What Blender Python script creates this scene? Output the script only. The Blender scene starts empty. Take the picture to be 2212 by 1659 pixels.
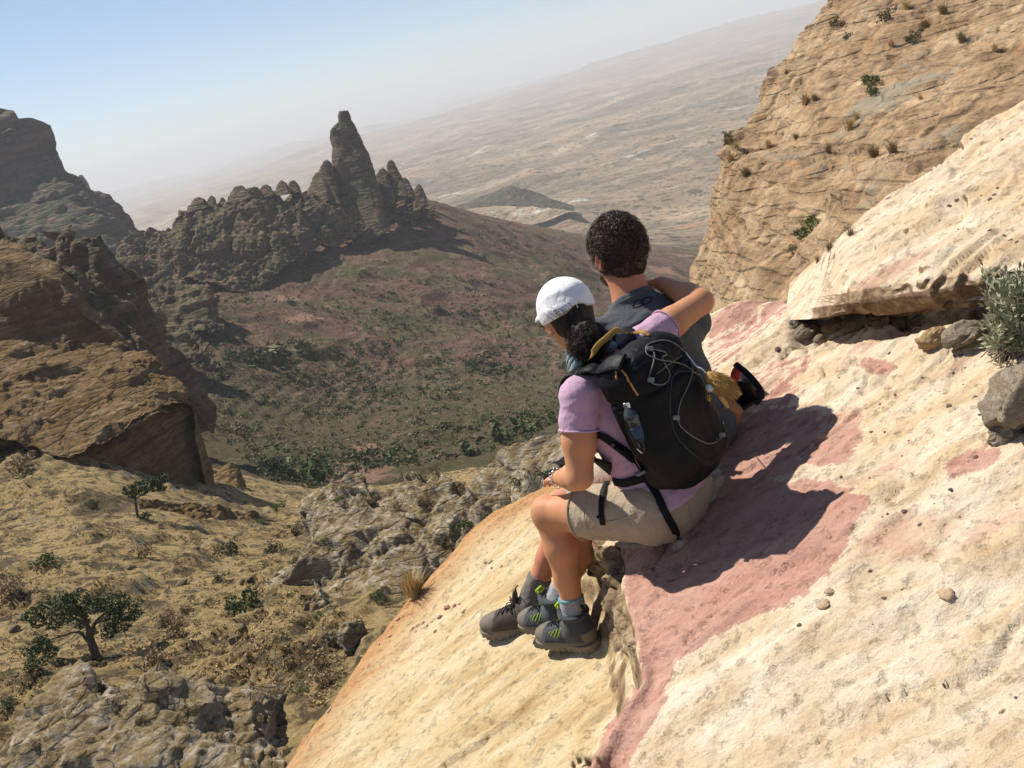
import bpy, bmesh, math, random
import numpy as np
from mathutils import Vector, Matrix

rad = math.radians
# ------------------------------------------------------------------ camera
PITCH, ROLL, FS = rad(18.2), rad(15.0), 1944.0      # FS: focal length for a 2212 px wide picture
cp, sp, cr, sr = math.cos(PITCH), math.sin(PITCH), math.cos(ROLL), math.sin(ROLL)
CF = np.array([0, cp, -sp]); _R0 = np.array([1.0, 0, 0]); _U0 = np.array([0, sp, cp])
CR = cr*_R0 - sr*_U0
CU = sr*_R0 + cr*_U0
SC = bpy.context.scene
cam_d = bpy.data.cameras.new('camera'); cam = bpy.data.objects.new('camera', cam_d)
SC.collection.objects.link(cam); SC.camera = cam
cam_d.sensor_width = 36.0; cam_d.lens = 36.0*FS/2212.0
cam_d.clip_start = 0.05; cam_d.clip_end = 120000
cam.matrix_world = Matrix(((CR[0], CU[0], -CF[0], 0), (CR[1], CU[1], -CF[1], 0), (CR[2], CU[2], -CF[2], 0), (0, 0, 0, 1)))

# ------------------------------------------------------------------ sky and sun
SUN_AZ, SUN_EL = rad(-46), rad(50)                   # azimuth from +Y, negative = to the left
wd = bpy.data.worlds.new('World'); SC.world = wd; wd.use_nodes = True
wn = wd.node_tree.nodes; wl = wd.node_tree.links
sky = wn.new('ShaderNodeTexSky'); sky.sky_type = 'NISHITA'; sky.sun_disc = False
sky.sun_elevation = SUN_EL; sky.sun_rotation = SUN_AZ
sky.altitude = 2000; sky.air_density = 1.0; sky.dust_density = 1.1; sky.ozone_density = 1.6
wl.new(sky.outputs[0], wn['Background'].inputs[0]); wn['Background'].inputs[1].default_value = 0.075
sun_d = bpy.data.lights.new('sun', 'SUN'); sun_d.energy = 4.6; sun_d.angle = rad(0.53); sun_d.color = (1.0, 0.94, 0.84)
sun = bpy.data.objects.new('sun', sun_d); SC.collection.objects.link(sun)
SUNV = np.array([math.sin(SUN_AZ)*math.cos(SUN_EL), math.cos(SUN_AZ)*math.cos(SUN_EL), math.sin(SUN_EL)])
sun.rotation_euler = Vector(-SUNV).to_track_quat('-Z', 'Y').to_euler()
SC.view_settings.view_transform = 'Standard'; SC.view_settings.look = 'None'
SC.view_settings.exposure = 0.55; SC.view_settings.gamma = 1.0
SC.cycles.use_denoising = True
SC.cycles.max_bounces = 6; SC.cycles.diffuse_bounces = 3; SC.cycles.volume_bounces = 1
SC.cycles.transparent_max_bounces = 8

# ------------------------------------------------------------------ helpers: pixels, noise, meshes
def W(px, py, d):
    """point at depth d (metres along the view axis) behind a pixel of the 2212 px wide photo"""
    px = np.asarray(px, float); py = np.asarray(py, float); d = np.asarray(d, float)
    a = (px-1106.0)/FS; b = (829.5-py)/FS
    return (CF + a[..., None]*CR + b[..., None]*CU)*d[..., None]
def toS(P):
    P = np.asarray(P, float); d = P@CF
    return 1106+FS*(P@CR)/d, 829.5-FS*(P@CU)/d
rng = np.random.default_rng(7); random.seed(7)
_LAT = rng.random((64, 64, 64)).astype(np.float32)
def vnoise(p):
    i = np.floor(p).astype(np.int64); f = (p-i).astype(np.float32); i &= 63; j = (i+1) & 63
    f = f*f*f*(f*(f*6-15)+10)
    x0, y0, z0 = i[:, 0], i[:, 1], i[:, 2]; x1, y1, z1 = j[:, 0], j[:, 1], j[:, 2]
    fx, fy, fz = f[:, 0], f[:, 1], f[:, 2]
    a = _LAT[x0, y0, z0]*(1-fx)+_LAT[x1, y0, z0]*fx
    b = _LAT[x0, y1, z0]*(1-fx)+_LAT[x1, y1, z0]*fx
    c = _LAT[x0, y0, z1]*(1-fx)+_LAT[x1, y0, z1]*fx
    d = _LAT[x0, y1, z1]*(1-fx)+_LAT[x1, y1, z1]*fx
    return ((a*(1-fy)+b*fy)*(1-fz)+(c*(1-fy)+d*fy)*fz)*2-1
_ROT = np.array([[0.36, 0.48, -0.8], [-0.8, 0.6, 0.0], [0.48, 0.64, 0.6]])
def fbm(p, freq, octs=4, gain=0.5, seed=0.0, ridged=False):
    """p (n,3); freq scalar or 3-vector"""
    q = np.asarray(p, float)*freq + seed*17.31; amp = 1.0; s = 0.0; t = 0.0
    for k in range(octs):
        n = vnoise(q)
        if ridged: n = 1-2*np.abs(n)
        s = s + amp*n; t += amp; amp *= gain; q = (q@_ROT.T)*2.03+11.7
    return s/t
def sstep(a, b, x):
    t = np.clip((x-a)/(b-a), 0, 1); return t*t*(3-2*t)
def coll(o): SC.collection.objects.link(o); return o
def mesh(name, V, F, mat=None, smooth=True):
    """V (n,3); F (m,3|4) array or list of faces"""
    me = bpy.data.meshes.new(name)
    V = np.ascontiguousarray(V, np.float32)
    if isinstance(F, np.ndarray):
        k = F.shape[1]; me.vertices.add(len(V)); me.vertices.foreach_set('co', V.ravel())
        me.loops.add(F.size); me.loops.foreach_set('vertex_index', F.astype(np.int32).ravel())
        me.polygons.add(len(F)); me.polygons.foreach_set('loop_start', np.arange(0, F.size, k, dtype=np.int32))
        me.update(calc_edges=True); me.validate()
    else:
        me.from_pydata(V.tolist(), [], F); me.update()
    me.polygons.foreach_set('use_smooth', [smooth]*len(me.polygons))
    if mat is not None: me.materials.append(mat)
    return me
def attr(me, name, vals):
    a = me.attributes.new(name, 'FLOAT', 'POINT'); a.data.foreach_set('value', np.asarray(vals, np.float32))
def obj(name, me, parent=None, kind=None, label=None, cat=None, group=None, loc=None):
    o = coll(bpy.data.objects.new(name, me))
    if parent is not None: o.parent = parent; o.matrix_parent_inverse = parent.matrix_world.inverted()
    if loc is not None: o.location = loc
    if kind: o['kind'] = kind
    if label: o['label'] = label
    if cat: o['category'] = cat
    if group: o['group'] = group
    return o
def gridF(nr, nc, wrap=False):
    r = np.arange(nr-1)[:, None]; c = np.arange(nc if wrap else nc-1)[None, :]
    c2 = (c+1) % nc
    return np.stack([r*nc+c, r*nc+c2, (r+1)*nc+c2, (r+1)*nc+c], -1).reshape(-1, 4)
def gnormals(P):
    """normals of a (nr,nc,3) grid"""
    du = np.gradient(P, axis=1); dv = np.gradient(P, axis=0)
    n = np.cross(du, dv); n /= np.linalg.norm(n, axis=-1, keepdims=True)+1e-9
    return n
def resample(pts, n, u=None):
    pts = np.asarray(pts, float)
    s = np.r_[0, np.cumsum(np.linalg.norm(np.diff(pts[:, :2], axis=0), axis=1))]; s /= s[-1]
    t = np.linspace(0, 1, n) if u is None else u
    return np.stack([np.interp(t, s, pts[:, k]) for k in range(pts.shape[1])], -1)
def polysd(px, py, poly):
    """signed distance (positive inside) of points to a polygon, pixel units"""
    px = px.ravel(); py = py.ravel(); poly = np.asarray(poly, float)
    d = np.full(px.shape, 1e9); ins = np.zeros(px.shape, bool); n = len(poly)
    for i in range(n):
        ax, ay = poly[i]; bx, by = poly[(i+1) % n]
        ex, ey = bx-ax, by-ay; t = np.clip(((px-ax)*ex+(py-ay)*ey)/(ex*ex+ey*ey+1e-12), 0, 1)
        d = np.minimum(d, np.hypot(px-ax-t*ex, py-ay-t*ey))
        c = ((ay > py) != (by > py)) & (px < (bx-ax)*(py-ay)/(by-ay+1e-12)+ax); ins ^= c
    return np.where(ins, d, -d)
def polyline_sd(x, y, L):
    """distance to an open polyline, sign + on its left side"""
    x = np.asarray(x).ravel(); y = np.asarray(y).ravel(); best = np.full(x.shape, 1e9); sg = np.ones(x.shape); par = np.zeros(x.shape)
    L = np.asarray(L, float)
    n = len(L)-1
    for i in range(n):
        ax, ay = L[i, :2]; bx, by = L[i+1, :2]; ex, ey = bx-ax, by-ay
        tt = ((x-ax)*ex+(y-ay)*ey)/(ex*ex+ey*ey+1e-12); lo = -1e9 if i == 0 else 0; hi = 1e9 if i == n-1 else 1
        t = np.clip(tt, lo, hi); dd = np.hypot(x-ax-t*ex, y-ay-t*ey)
        m = dd < best-1e-9; best = np.where(m, dd, best)
        sg = np.where(m, np.sign(ex*(y-ay)-ey*(x-ax)), sg); par = np.where(m, i+np.clip(tt, 0, 1), par)
    return best*sg, par

# ------------------------------------------------------------------ materials
class NT:
    def __init__(s, name, rough=0.85, spec=0.25):
        s.m = bpy.data.materials.new(name); s.m.use_nodes = True; s.n = s.m.node_tree.nodes; s.l = s.m.node_tree.links
        s.b = s.n['Principled BSDF']; s.b.inputs['Roughness'].default_value = rough
        s.b.inputs['Specular IOR Level'].default_value = spec
        s.geo = None
    def coord(s, scale=(1, 1, 1), rot=(0, 0, 0), obj=True):
        tc = s.n.new('ShaderNodeTexCoord'); mp = s.n.new('ShaderNodeMapping')
        mp.inputs['Scale'].default_value = scale; mp.inputs['Rotation'].default_value = rot
        s.l.new(tc.outputs['Object' if obj else 'Generated'], mp.inputs[0]); return mp.outputs[0]
    def noise(s, co, scale, detail=6, rough=0.6, dist=0.0, lac=2.0):
        t = s.n.new('ShaderNodeTexNoise'); t.inputs['Scale'].default_value = scale; t.inputs['Detail'].default_value = detail
        t.inputs['Roughness'].default_value = rough; t.inputs['Distortion'].default_value = dist; t.inputs['Lacunarity'].default_value = lac
        s.l.new(co, t.inputs['Vector']); return t.outputs['Fac']
    def voro(s, co, scale, feat='F1', out='Distance', rand=1.0):
        t = s.n.new('ShaderNodeTexVoronoi'); t.feature = feat; t.inputs['Scale'].default_value = scale
        t.inputs['Randomness'].default_value = rand
        s.l.new(co, t.inputs['Vector']); return t.outputs[out]
    def ramp(s, fac, stops, mode='LINEAR'):
        r = s.n.new('ShaderNodeValToRGB'); e = r.color_ramp.elements; r.color_ramp.interpolation = mode
        while len(e) > 1: e.remove(e[-1])
        for i, (p, c) in enumerate(stops):
            if not hasattr(c, '__len__'): c = (c, c, c)
            x = e[0] if i == 0 else e.new(p)
            x.position = p; x.color = (*c, 1)
        s.l.new(fac, r.inputs[0]); return r.outputs[0]
    def _in(s, sock, v):
        if hasattr(v, 'is_linked'): s.l.new(v, sock)
        elif hasattr(v, '__len__'): sock.default_value = (*v, 1) if len(v) == 3 and sock.type == 'RGBA' else v
        else: sock.default_value = v
    def mix(s, fac, a, b, mode='MIX'):
        m = s.n.new('ShaderNodeMix'); m.data_type = 'RGBA'; m.blend_type = mode
        s._in(m.inputs[0], fac); s._in(m.inputs[6], a); s._in(m.inputs[7], b); return m.outputs[2]
    def math(s, op, a, b=0.0, c=0.0, clamp=False):
        m = s.n.new('ShaderNodeMath'); m.operation = op; m.use_clamp = clamp
        s._in(m.inputs[0], a); s._in(m.inputs[1], b); s._in(m.inputs[2], c); return m.outputs[0]
    def maprange(s, v, a, b, c=0.0, d=1.0):
        m = s.n.new('ShaderNodeMapRange'); m.interpolation_type = 'SMOOTHSTEP'
        s._in(m.inputs[0], v); s._in(m.inputs[1], a); s._in(m.inputs[2], b); s._in(m.inputs[3], c); s._in(m.inputs[4], d); return m.outputs[0]
    def attr(s, name):
        a = s.n.new('ShaderNodeAttribute'); a.attribute_name = name; return a.outputs['Fac']
    def nz(s):
        g = s.n.new('ShaderNodeNewGeometry'); x = s.n.new('ShaderNodeSeparateXYZ'); s.l.new(g.outputs['Normal'], x.inputs[0]); return x.outputs[2]
    def rand(s):
        return s.n.new('ShaderNodeObjectInfo').outputs['Random']
    def bump(s, h, strength=0.5, dist=0.02, prev=None):
        b = s.n.new('ShaderNodeBump'); b.inputs['Strength'].default_value = strength; b.inputs['Distance'].default_value = dist
        s.l.new(h, b.inputs['Height'])
        if prev is not None: s.l.new(prev, b.inputs['Normal'])
        return b.outputs[0]
    def done(s, col=None, nrm=None, rough=None):
        if col is not None: s._in(s.b.inputs['Base Color'], col)
        if nrm is not None: s.l.new(nrm, s.b.inputs['Normal'])
        if rough is not None: s._in(s.b.inputs['Roughness'], rough)
        return s.m
def plain_mat(name, col, rough=0.6, spec=0.3, var=0.15, scale=30.0, bump=0.0, metal=0.0, bscale=None):
    t = NT(name, rough, spec); co = t.coord()
    n = t.noise(co, scale, 4)
    c = t.mix(n, tuple(x*(1-var) for x in col), tuple(min(1, x*(1+var)) for x in col))
    t.b.inputs['Metallic'].default_value = metal
    nr = t.bump(t.noise(co, bscale or scale*3, 3), bump, 0.003) if bump else None
    return t.done(c, nr)
# ================================================================== FAR TERRAIN
# ground heights interpolated through points read off the photo (pixel, distance)
CTRL = """0,1900,34 300,1900,32 550,1880,30.5 760,1720,31 -200,1800,38 205,1415,52 0,1420,56 450,1420,50 650,1400,46 800,1330,50
535,1290,64 100,1210,80 300,1180,84 811,1275,54 900,1290,52 946,1255,52.5 1013,1250,50.5 0,1090,106 310,1105,98 450,1120,108 590,1110,128 640,1270,60 744,1278,55.5
-200,1420,60 -200,1200,90 0,960,122 150,1000,118 -250,900,150 1200,1200,46 1500,1250,44
650,1050,215 540,1010,250 700,960,320 900,960,300 1100,940,270 1220,900,300 480,880,360 700,860,400 900,850,390 1150,840,380
500,780,430 750,780,450 1000,760,480 1200,740,500 500,680,500 700,680,530 900,650,580 1150,640,640 1400,620,800
560,620,585 470,640,565 700,570,640 900,540,690 1100,530,760 1250,520,950 850,480,740 930,445,800 1000,452,900 400,640,555 250,690,520 100,730,470
0,790,400 -300,800,400 -300,640,720 0,640,720 200,600,640 1700,800,500 1900,1100,150 2300,600,900 1500,800,450 1500,1000,250"""
_c = np.array([[float(v) for v in t.split(',')] for t in CTRL.split()])
_P = W(_c[:, 0], _c[:, 1], _c[:, 2])
PLZ = -315.0
ex = []
for az in np.linspace(-60, 60, 13):
    for r in (1700, 2300, 3200, 5000):
        if az < 4 and r < 2300: continue
        ex.append([r*math.sin(rad(az)), r*math.cos(rad(az)), PLZ])
_P = np.vstack([_P, ex])
def _uv(x, y): return np.stack([np.arctan2(x, y)*2.2, np.log(np.hypot(x, y))], -1)
_U = _uv(_P[:, 0], _P[:, 1]); _H = _P[:, 2]/np.hypot(_P[:, 0], _P[:, 1])
def _tps(r2): return 0.5*r2*np.log(r2+1e-12)
_D = _tps(((_U[:, None]-_U[None])**2).sum(-1)) + 2e-3*np.eye(len(_U))
_A = np.block([[_D, np.c_[np.ones(len(_U)), _U]], [np.c_[np.ones(len(_U)), _U].T, np.zeros((3, 3))]])
_wt = np.linalg.solve(_A, np.r_[_H, 0, 0, 0])
def base_z(x, y):
    sh = x.shape; x = x.ravel(); y = y.ravel(); out = np.empty(x.shape)
    for s in range(0, len(x), 40000):
        u = _uv(x[s:s+40000], y[s:s+40000])
        k = _tps(((u[:, None]-_U[None])**2).sum(-1))
        h = k@_wt[:-3] + _wt[-3] + u@_wt[-2:]
        r = np.hypot(x[s:s+40000], y[s:s+40000]); f = sstep(1800, 3600, r)
        out[s:s+40000] = h*r*(1-f)+PLZ*f
    return out.reshape(sh)
def terrain_z(x, y):
    z = base_z(x, y); sh = x.shape
    p = np.stack([x.ravel(), y.ravel(), np.zeros(x.size)], -1); r = np.hypot(p[:, 0], p[:, 1]); zz = z.ravel().copy()
    near = 1-sstep(140, 240, r); mid = sstep(140, 240, r)*(1-sstep(900, 1700, r)); far = sstep(900, 1700, r)
    m = near > 0
    if m.any():
        q = p[m]
        zz[m] += near[m]*(fbm(q, 1/16., 4, 0.5, 1)*1.2 + fbm(q, 1/2.2, 4, 0.6, 2)*0.2
                          + np.maximum(0, fbm(q, 1/7., 4, 0.55, 3, True)-0.3)*2.0)
    m = mid > 0
    if m.any():
        q = p[m]; zb = zz[m] + mid[m]*fbm(q, 1/110., 3, 0.45, 4)*5.0; rough = mid[m]*fbm(q, 1/22., 4, 0.55, 5)*1.0
        # field terraces: level strips with short risers
        st = 2.8; t = (zb+fbm(q, 1/45., 2, 0.5, 6)*1.2)/st*(1+0.25*fbm(q, 1/200., 2, 0.5, 15)); fr = t-np.floor(t)
        terr = (zb-fr*st*0.5)+sstep(0.88, 0.99, fr)*st*0.5
        msk = sstep(-0.25, 0.1, fbm(q, 1/130., 3, 0.5, 7))*mid[m]
        zb = zb*(1-msk) + msk*terr + rough*(1-0.6*msk)
        # rocky scarps and gullies
        rg = fbm(q, 1/45., 4, 0.55, 8, True)
        zb += mid[m]*(np.maximum(0, rg-0.3)*7*(1-msk) - np.maximum(0, fbm(q, 1/75., 3, 0.5, 9, True)-0.55)*7)
        zb += mid[m]*fbm(q, 1/6., 3, 0.6, 10)*0.7
        zz[m] = zb
    m = far > 0
    if m.any():
        q = p[m]; rr = r[m]
        hills = fbm(q, [1/900., 1/1500., 1], 5, 0.55, 11)*34 + np.maximum(0, fbm(q, [1/2600., 1/4200., 1], 4, 0.5, 12))*70*sstep(2500, 6000, rr)
        hills += np.maximum(0, fbm(q, 1/420., 5, 0.5, 13, True)-0.2)*38
        # mesas far out
        mz = fbm(q, [1/9000., 1/7000., 1], 4, 0.5, 14); hills += sstep(0.02, 0.1, mz)*120*sstep(9000, 15000, rr)
        hills += sstep(0.15, 0.2, mz)*90*sstep(9000, 15000, rr)
        zz[m] += far[m]*hills
    return zz.reshape(sh)

# ---- materials of the land
def gully_material():
    t = NT('dry_grass_hillside', 0.95, 0.1); co = t.coord()
    big = t.noise(co, 0.09, 5, 0.6); mid = t.noise(co, 0.7, 8, 0.72, 0.4); fine = t.noise(co, 5.0, 6, 0.75)
    straw = t.ramp(fine, [(0.28, (0.19, 0.135, 0.06)), (0.5, (0.41, 0.295, 0.135)), (0.72, (0.56, 0.42, 0.215))])
    brush = t.ramp(fine, [(0.3, (0.06, 0.048, 0.026)), (0.6, (0.145, 0.11, 0.062)), (0.8, (0.22, 0.165, 0.095))])
    c = t.mix(t.maprange(mid, 0.46, 0.58), straw, brush)
    c = t.mix(t.maprange(big, 0.54, 0.66), c, brush)
    rock = t.ramp(mid, [(0.3, (0.16, 0.13, 0.10)), (0.7, (0.38, 0.33, 0.25))])
    c = t.mix(t.maprange(t.noise(co, 0.25, 7, 0.7), 0.58, 0.66, 0, 0.8), c, rock)
    c = t.mix(t.maprange(t.nz(), 0.74, 0.56), c, rock)
    g = t.maprange(t.noise(co, 0.35, 6, 0.7), 0.60, 0.68); c = t.mix(t.math('MULTIPLY', g, 0.55), c, (0.075, 0.085, 0.034))
    return t.done(c, t.bump(fine, 0.9, 0.3, t.bump(mid, 0.7, 0.6)))
def valley_material():
    t = NT('scrub_valley', 0.95, 0.05); co = t.coord(); cz = t.coord((0.5, 0.5, 6.0))
    big = t.noise(co, 0.011, 5, 0.6); mid = t.noise(co, 0.06, 7, 0.7); fine = t.noise(co, 0.5, 7, 0.75)
    soil = t.ramp(mid, [(0.3, (0.15, 0.10, 0.068)), (0.5, (0.245, 0.168, 0.112)), (0.7, (0.38, 0.27, 0.18))])
    soil = t.mix(t.maprange(big, 0.50, 0.64, 0, 0.8), soil, (0.24, 0.135, 0.098))
    scrub = t.ramp(fine, [(0.3, (0.06, 0.064, 0.028)), (0.55, (0.135, 0.132, 0.062)), (0.75, (0.22, 0.19, 0.10))])
    c = t.mix(t.math('MULTIPLY', t.maprange(t.noise(co, 0.16, 8, 0.75), 0.43, 0.57), 0.85), soil, scrub)
    c = t.mix(t.maprange(t.noise(co, 0.022, 4), 0.50, 0.62, 0, 0.8), c, scrub)
    sp_x = t.n.new('ShaderNodeSeparateXYZ'); t.l.new(t.coord(), sp_x.inputs[0]); far_ = t.maprange(t.math('ADD', sp_x.outputs[1], t.math('MULTIPLY', t.math('SUBTRACT', big, 0.5), 260.0)), 330.0, 420.0)
    c = t.mix(t.math('MULTIPLY', t.math('SUBTRACT', 1.0, far_), 0.55), c, scrub)
    rm_ = t.math('MULTIPLY', t.maprange(t.noise(co, 0.018, 5, 0.65), 0.46, 0.56), t.math('MULTIPLY', far_, 0.85)); c = t.mix(rm_, c, t.ramp(mid, [(0.35, (0.13, 0.076, 0.06)), (0.65, (0.30, 0.175, 0.135))]))
    c = t.mix(t.math('MULTIPLY', t.maprange(t.noise(co, 0.013, 4, 0.6), 0.62, 0.67), 0.8), c, (0.46, 0.27, 0.18))
    speck = t.maprange(t.voro(co, 0.33), 0.32, 0.12)
    c = t.mix(t.math('MULTIPLY', speck, t.maprange(fine, 0.42, 0.56)), c, (0.055, 0.065, 0.028))
    pale = t.maprange(t.noise(co, 0.9, 5, 0.7), 0.62, 0.70); c = t.mix(pale, c, (0.46, 0.34, 0.235))
    c = t.mix(t.maprange(t.noise(cz, 0.10, 5, 0.7), 0.60, 0.66, 0, 0.6), c, (0.40, 0.265, 0.18))
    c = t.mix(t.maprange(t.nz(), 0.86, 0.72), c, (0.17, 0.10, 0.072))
    return t.done(c, t.bump(fine, 1.0, 3.5, t.bump(mid, 0.8, 5.0)))
def plain_material():
    t = NT('hazy_plain', 0.95, 0.05); co = t.coord()
    cs = t.coord((0.55, 1.0, 1.0), (0, 0, rad(18)))
    big = t.noise(cs, 0.0009, 6, 0.62); mid = t.noise(cs, 0.005, 8, 0.68); fine = t.noise(co, 0.035, 7, 0.75)
    c = t.ramp(mid, [(0.32, (0.128, 0.108, 0.078)), (0.46, (0.243, 0.190, 0.131)), (0.56, (0.346, 0.259, 0.175)), (0.68, (0.512, 0.379, 0.243))])
    c = t.mix(t.maprange(big, 0.5, 0.62), c, (0.384, 0.284, 0.188))
    c = t.mix(t.maprange(t.noise(cs, 0.011, 5, 0.6), 0.6, 0.68), c, (0.461, 0.240, 0.131))
    c = t.mix(t.maprange(t.noise(cs, 0.009, 6, 0.65, 0.6), 0.6, 0.68), c, (0.538, 0.493, 0.413))
    c = t.mix(t.maprange(fine, 0.5, 0.62), c, (0.090, 0.089, 0.050))
    sp_ = t.maprange(t.voro(co, 0.06), 0.32, 0.15)
    c = t.mix(t.math('MULTIPLY', sp_, 0.8), c, (0.064, 0.067, 0.037))
    fld = t.voro(t.coord((0.6, 1.0, 1.0), (0, 0, rad(18))), 0.0075, 'F1', 'Color'); c = t.mix(0.28, c, t.ramp(fld, [(0.2, 0.22), (0.5, 0.5), (0.8, 0.78)]), 'OVERLAY')
    return t.done(c, t.bump(fine, 0.8, 14.0, t.bump(mid, 0.5, 40.0)))
M_gully, M_valley, M_plain = gully_material(), valley_material(), plain_material()

def polar(name, mat, rs, az):
    R, A = np.meshgrid(rs, az, indexing='ij'); x = R*np.sin(A); y = R*np.cos(A)
    z = terrain_z(x, y)
    me = mesh(name, np.stack([x, y, z], -1).reshape(-1, 3), gridF(len(rs), len(az))[:, ::-1], mat)
    return obj(name, me, kind='structure')
AZ0 = rad(-44)
polar('hillside', M_gully, np.geomspace(24, 205, 380), np.linspace(AZ0, rad(14), 440))
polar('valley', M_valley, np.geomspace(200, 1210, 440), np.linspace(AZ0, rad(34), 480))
_az = np.r_[np.linspace(rad(-180), rad(-46), 40), np.linspace(rad(-44), rad(36), 420), np.linspace(rad(38), rad(180), 40)]
polar('plain', M_plain, np.geomspace(1200, 33000, 210), _az)
# haze: the air between here and the far hills
M_haze = bpy.data.materials.new('haze_air'); M_haze.use_nodes = True
_n = M_haze.node_tree.nodes; _n.remove(_n['Principled BSDF'])
_v = _n.new('ShaderNodeVolumePrincipled'); _v.inputs['Color'].default_value = (0.90, 0.93, 0.97, 1); _v.inputs['Density'].default_value = 1.0e-4
_v.inputs['Anisotropy'].default_value = 0.0
M_haze.node_tree.links.new(_v.outputs[0], _n['Material Output'].inputs['Volume'])
_h = 36000.0; hv = [(sx*_h, sy*_h, z) for z in (-420, 420) for sy in (-1, 1) for sx in (-1, 1)]
hz = obj('haze', mesh('haze', np.array(hv), [(0, 2, 3, 1), (4, 5, 7, 6), (0, 1, 5, 4), (1, 3, 7, 5), (3, 2, 6, 7), (2, 0, 4, 6)], M_haze, False), kind='stuff')
# ================================================================== ROCK MASSES IN THE DISTANCE
def rock_material(name, cols, scale, strata=0.0, veg=None, vegnz=(0.45, 0.75), bd=0.3, stain=None, streak=0.0, patch=None):
    """cols: dark, mid, pale; scale: features per metre"""
    t = NT(name, 0.92, 0.15); co = t.coord()
    cs = t.coord((0.35, 0.35, 2.2)); cv = t.coord((2.5, 2.5, 0.22))
    a = t.noise(co, scale*0.25, 6, 0.62); b = t.noise(cs, scale, 7, 0.68); f = t.noise(co, scale*5, 6, 0.72)
    c = t.ramp(b, [(0.30, cols[0]), (0.48, cols[1]), (0.68, cols[2])])
    c = t.mix(t.maprange(a, 0.45, 0.62, 0, 0.7), c, cols[3] if len(cols) > 3 else cols[1])
    c = t.mix(0.55, c, t.ramp(f, [(0.3, 0.35), (0.7, 0.75)]), 'OVERLAY')
    if streak:
        s_ = t.noise(cv, scale*1.2, 6, 0.65); c = t.mix(streak, c, t.ramp(s_, [(0.3, (0.25, 0.22, 0.18)), (0.7, (0.8, 0.74, 0.6))]), 'OVERLAY')
    if stain is not None:
        c = t.mix(t.maprange(t.noise(cv, scale*0.6, 6, 0.6), 0.56, 0.7, 0, 0.75), c, stain)
    if veg is not None:
        k = t.math('MULTIPLY', t.maprange(t.nz(), *vegnz), t.maprange(t.noise(co, scale*1.6, 6, 0.7), 0.38, 0.56))
        c = t.mix(k, c, t.ramp(f, [(0.3, tuple(v*0.55 for v in veg)), (0.7, tuple(v*1.5 for v in veg))]))
    if patch is not None:
        for (pc_, sc_, lo_, hi_) in patch: c = t.mix(t.maprange(t.noise(t.coord((1, 1, 1.7)), sc_, 7, 0.68, 0.4), lo_, hi_, 0, 0.8), c, pc_)
    crack = t.voro(cs, scale*1.5, 'DISTANCE_TO_EDGE')
    h = t.math('ADD', t.math('MULTIPLY', b, 0.8), t.math('MULTIPLY', t.maprange(crack, 0.0, 0.12), 0.25))
    return t.done(c, t.bump(f, 0.7, bd*0.4, t.bump(h, 0.9, bd)))
M_mount = rock_material('mountain_rock', [(0.056, 0.041, 0.033), (0.130, 0.085, 0.066), (0.192, 0.130, 0.095)], 0.05, veg=(0.056, 0.062, 0.028), bd=6, stain=(0.068, 0.056, 0.050))
M_ridge = rock_material('ridge_rock', [(0.075, 0.048, 0.037), (0.160, 0.104, 0.075), (0.255, 0.175, 0.122)], 0.09, veg=(0.080, 0.075, 0.034), vegnz=(0.35, 0.7), bd=3, streak=0.35)
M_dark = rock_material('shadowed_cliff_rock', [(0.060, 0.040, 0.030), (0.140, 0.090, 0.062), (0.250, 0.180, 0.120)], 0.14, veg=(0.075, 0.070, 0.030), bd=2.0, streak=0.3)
M_block = rock_material('dip_slope_rock', [(0.061, 0.042, 0.023), (0.166, 0.104, 0.055), (0.268, 0.202, 0.127), (0.144, 0.081, 0.038)], 0.35, veg=(0.136, 0.085, 0.029), vegnz=(0.5, 0.85), bd=0.8, streak=0.2)
M_grey = rock_material('grey_outcrop_rock', [(0.138, 0.109, 0.081), (0.333, 0.287, 0.218), (0.529, 0.460, 0.345), (0.253, 0.196, 0.132)], 0.9, veg=(0.196, 0.144, 0.069), vegnz=(0.25, 0.75), bd=0.45, stain=(0.173, 0.115, 0.069))
M_cliff = rock_material('tan_cliff_rock', [(0.15, 0.10, 0.062), (0.37, 0.262, 0.165), (0.50, 0.385, 0.265), (0.30, 0.20, 0.12)], 1.1, bd=0.34, stain=(0.36, 0.185, 0.085), streak=0.5, patch=[((0.30, 0.27, 0.20), 0.32, 0.56, 0.66), ((0.13, 0.095, 0.055), 0.55, 0.60, 0.70), ((0.24, 0.18, 0.085), 0.8, 0.58, 0.68)])

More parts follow.
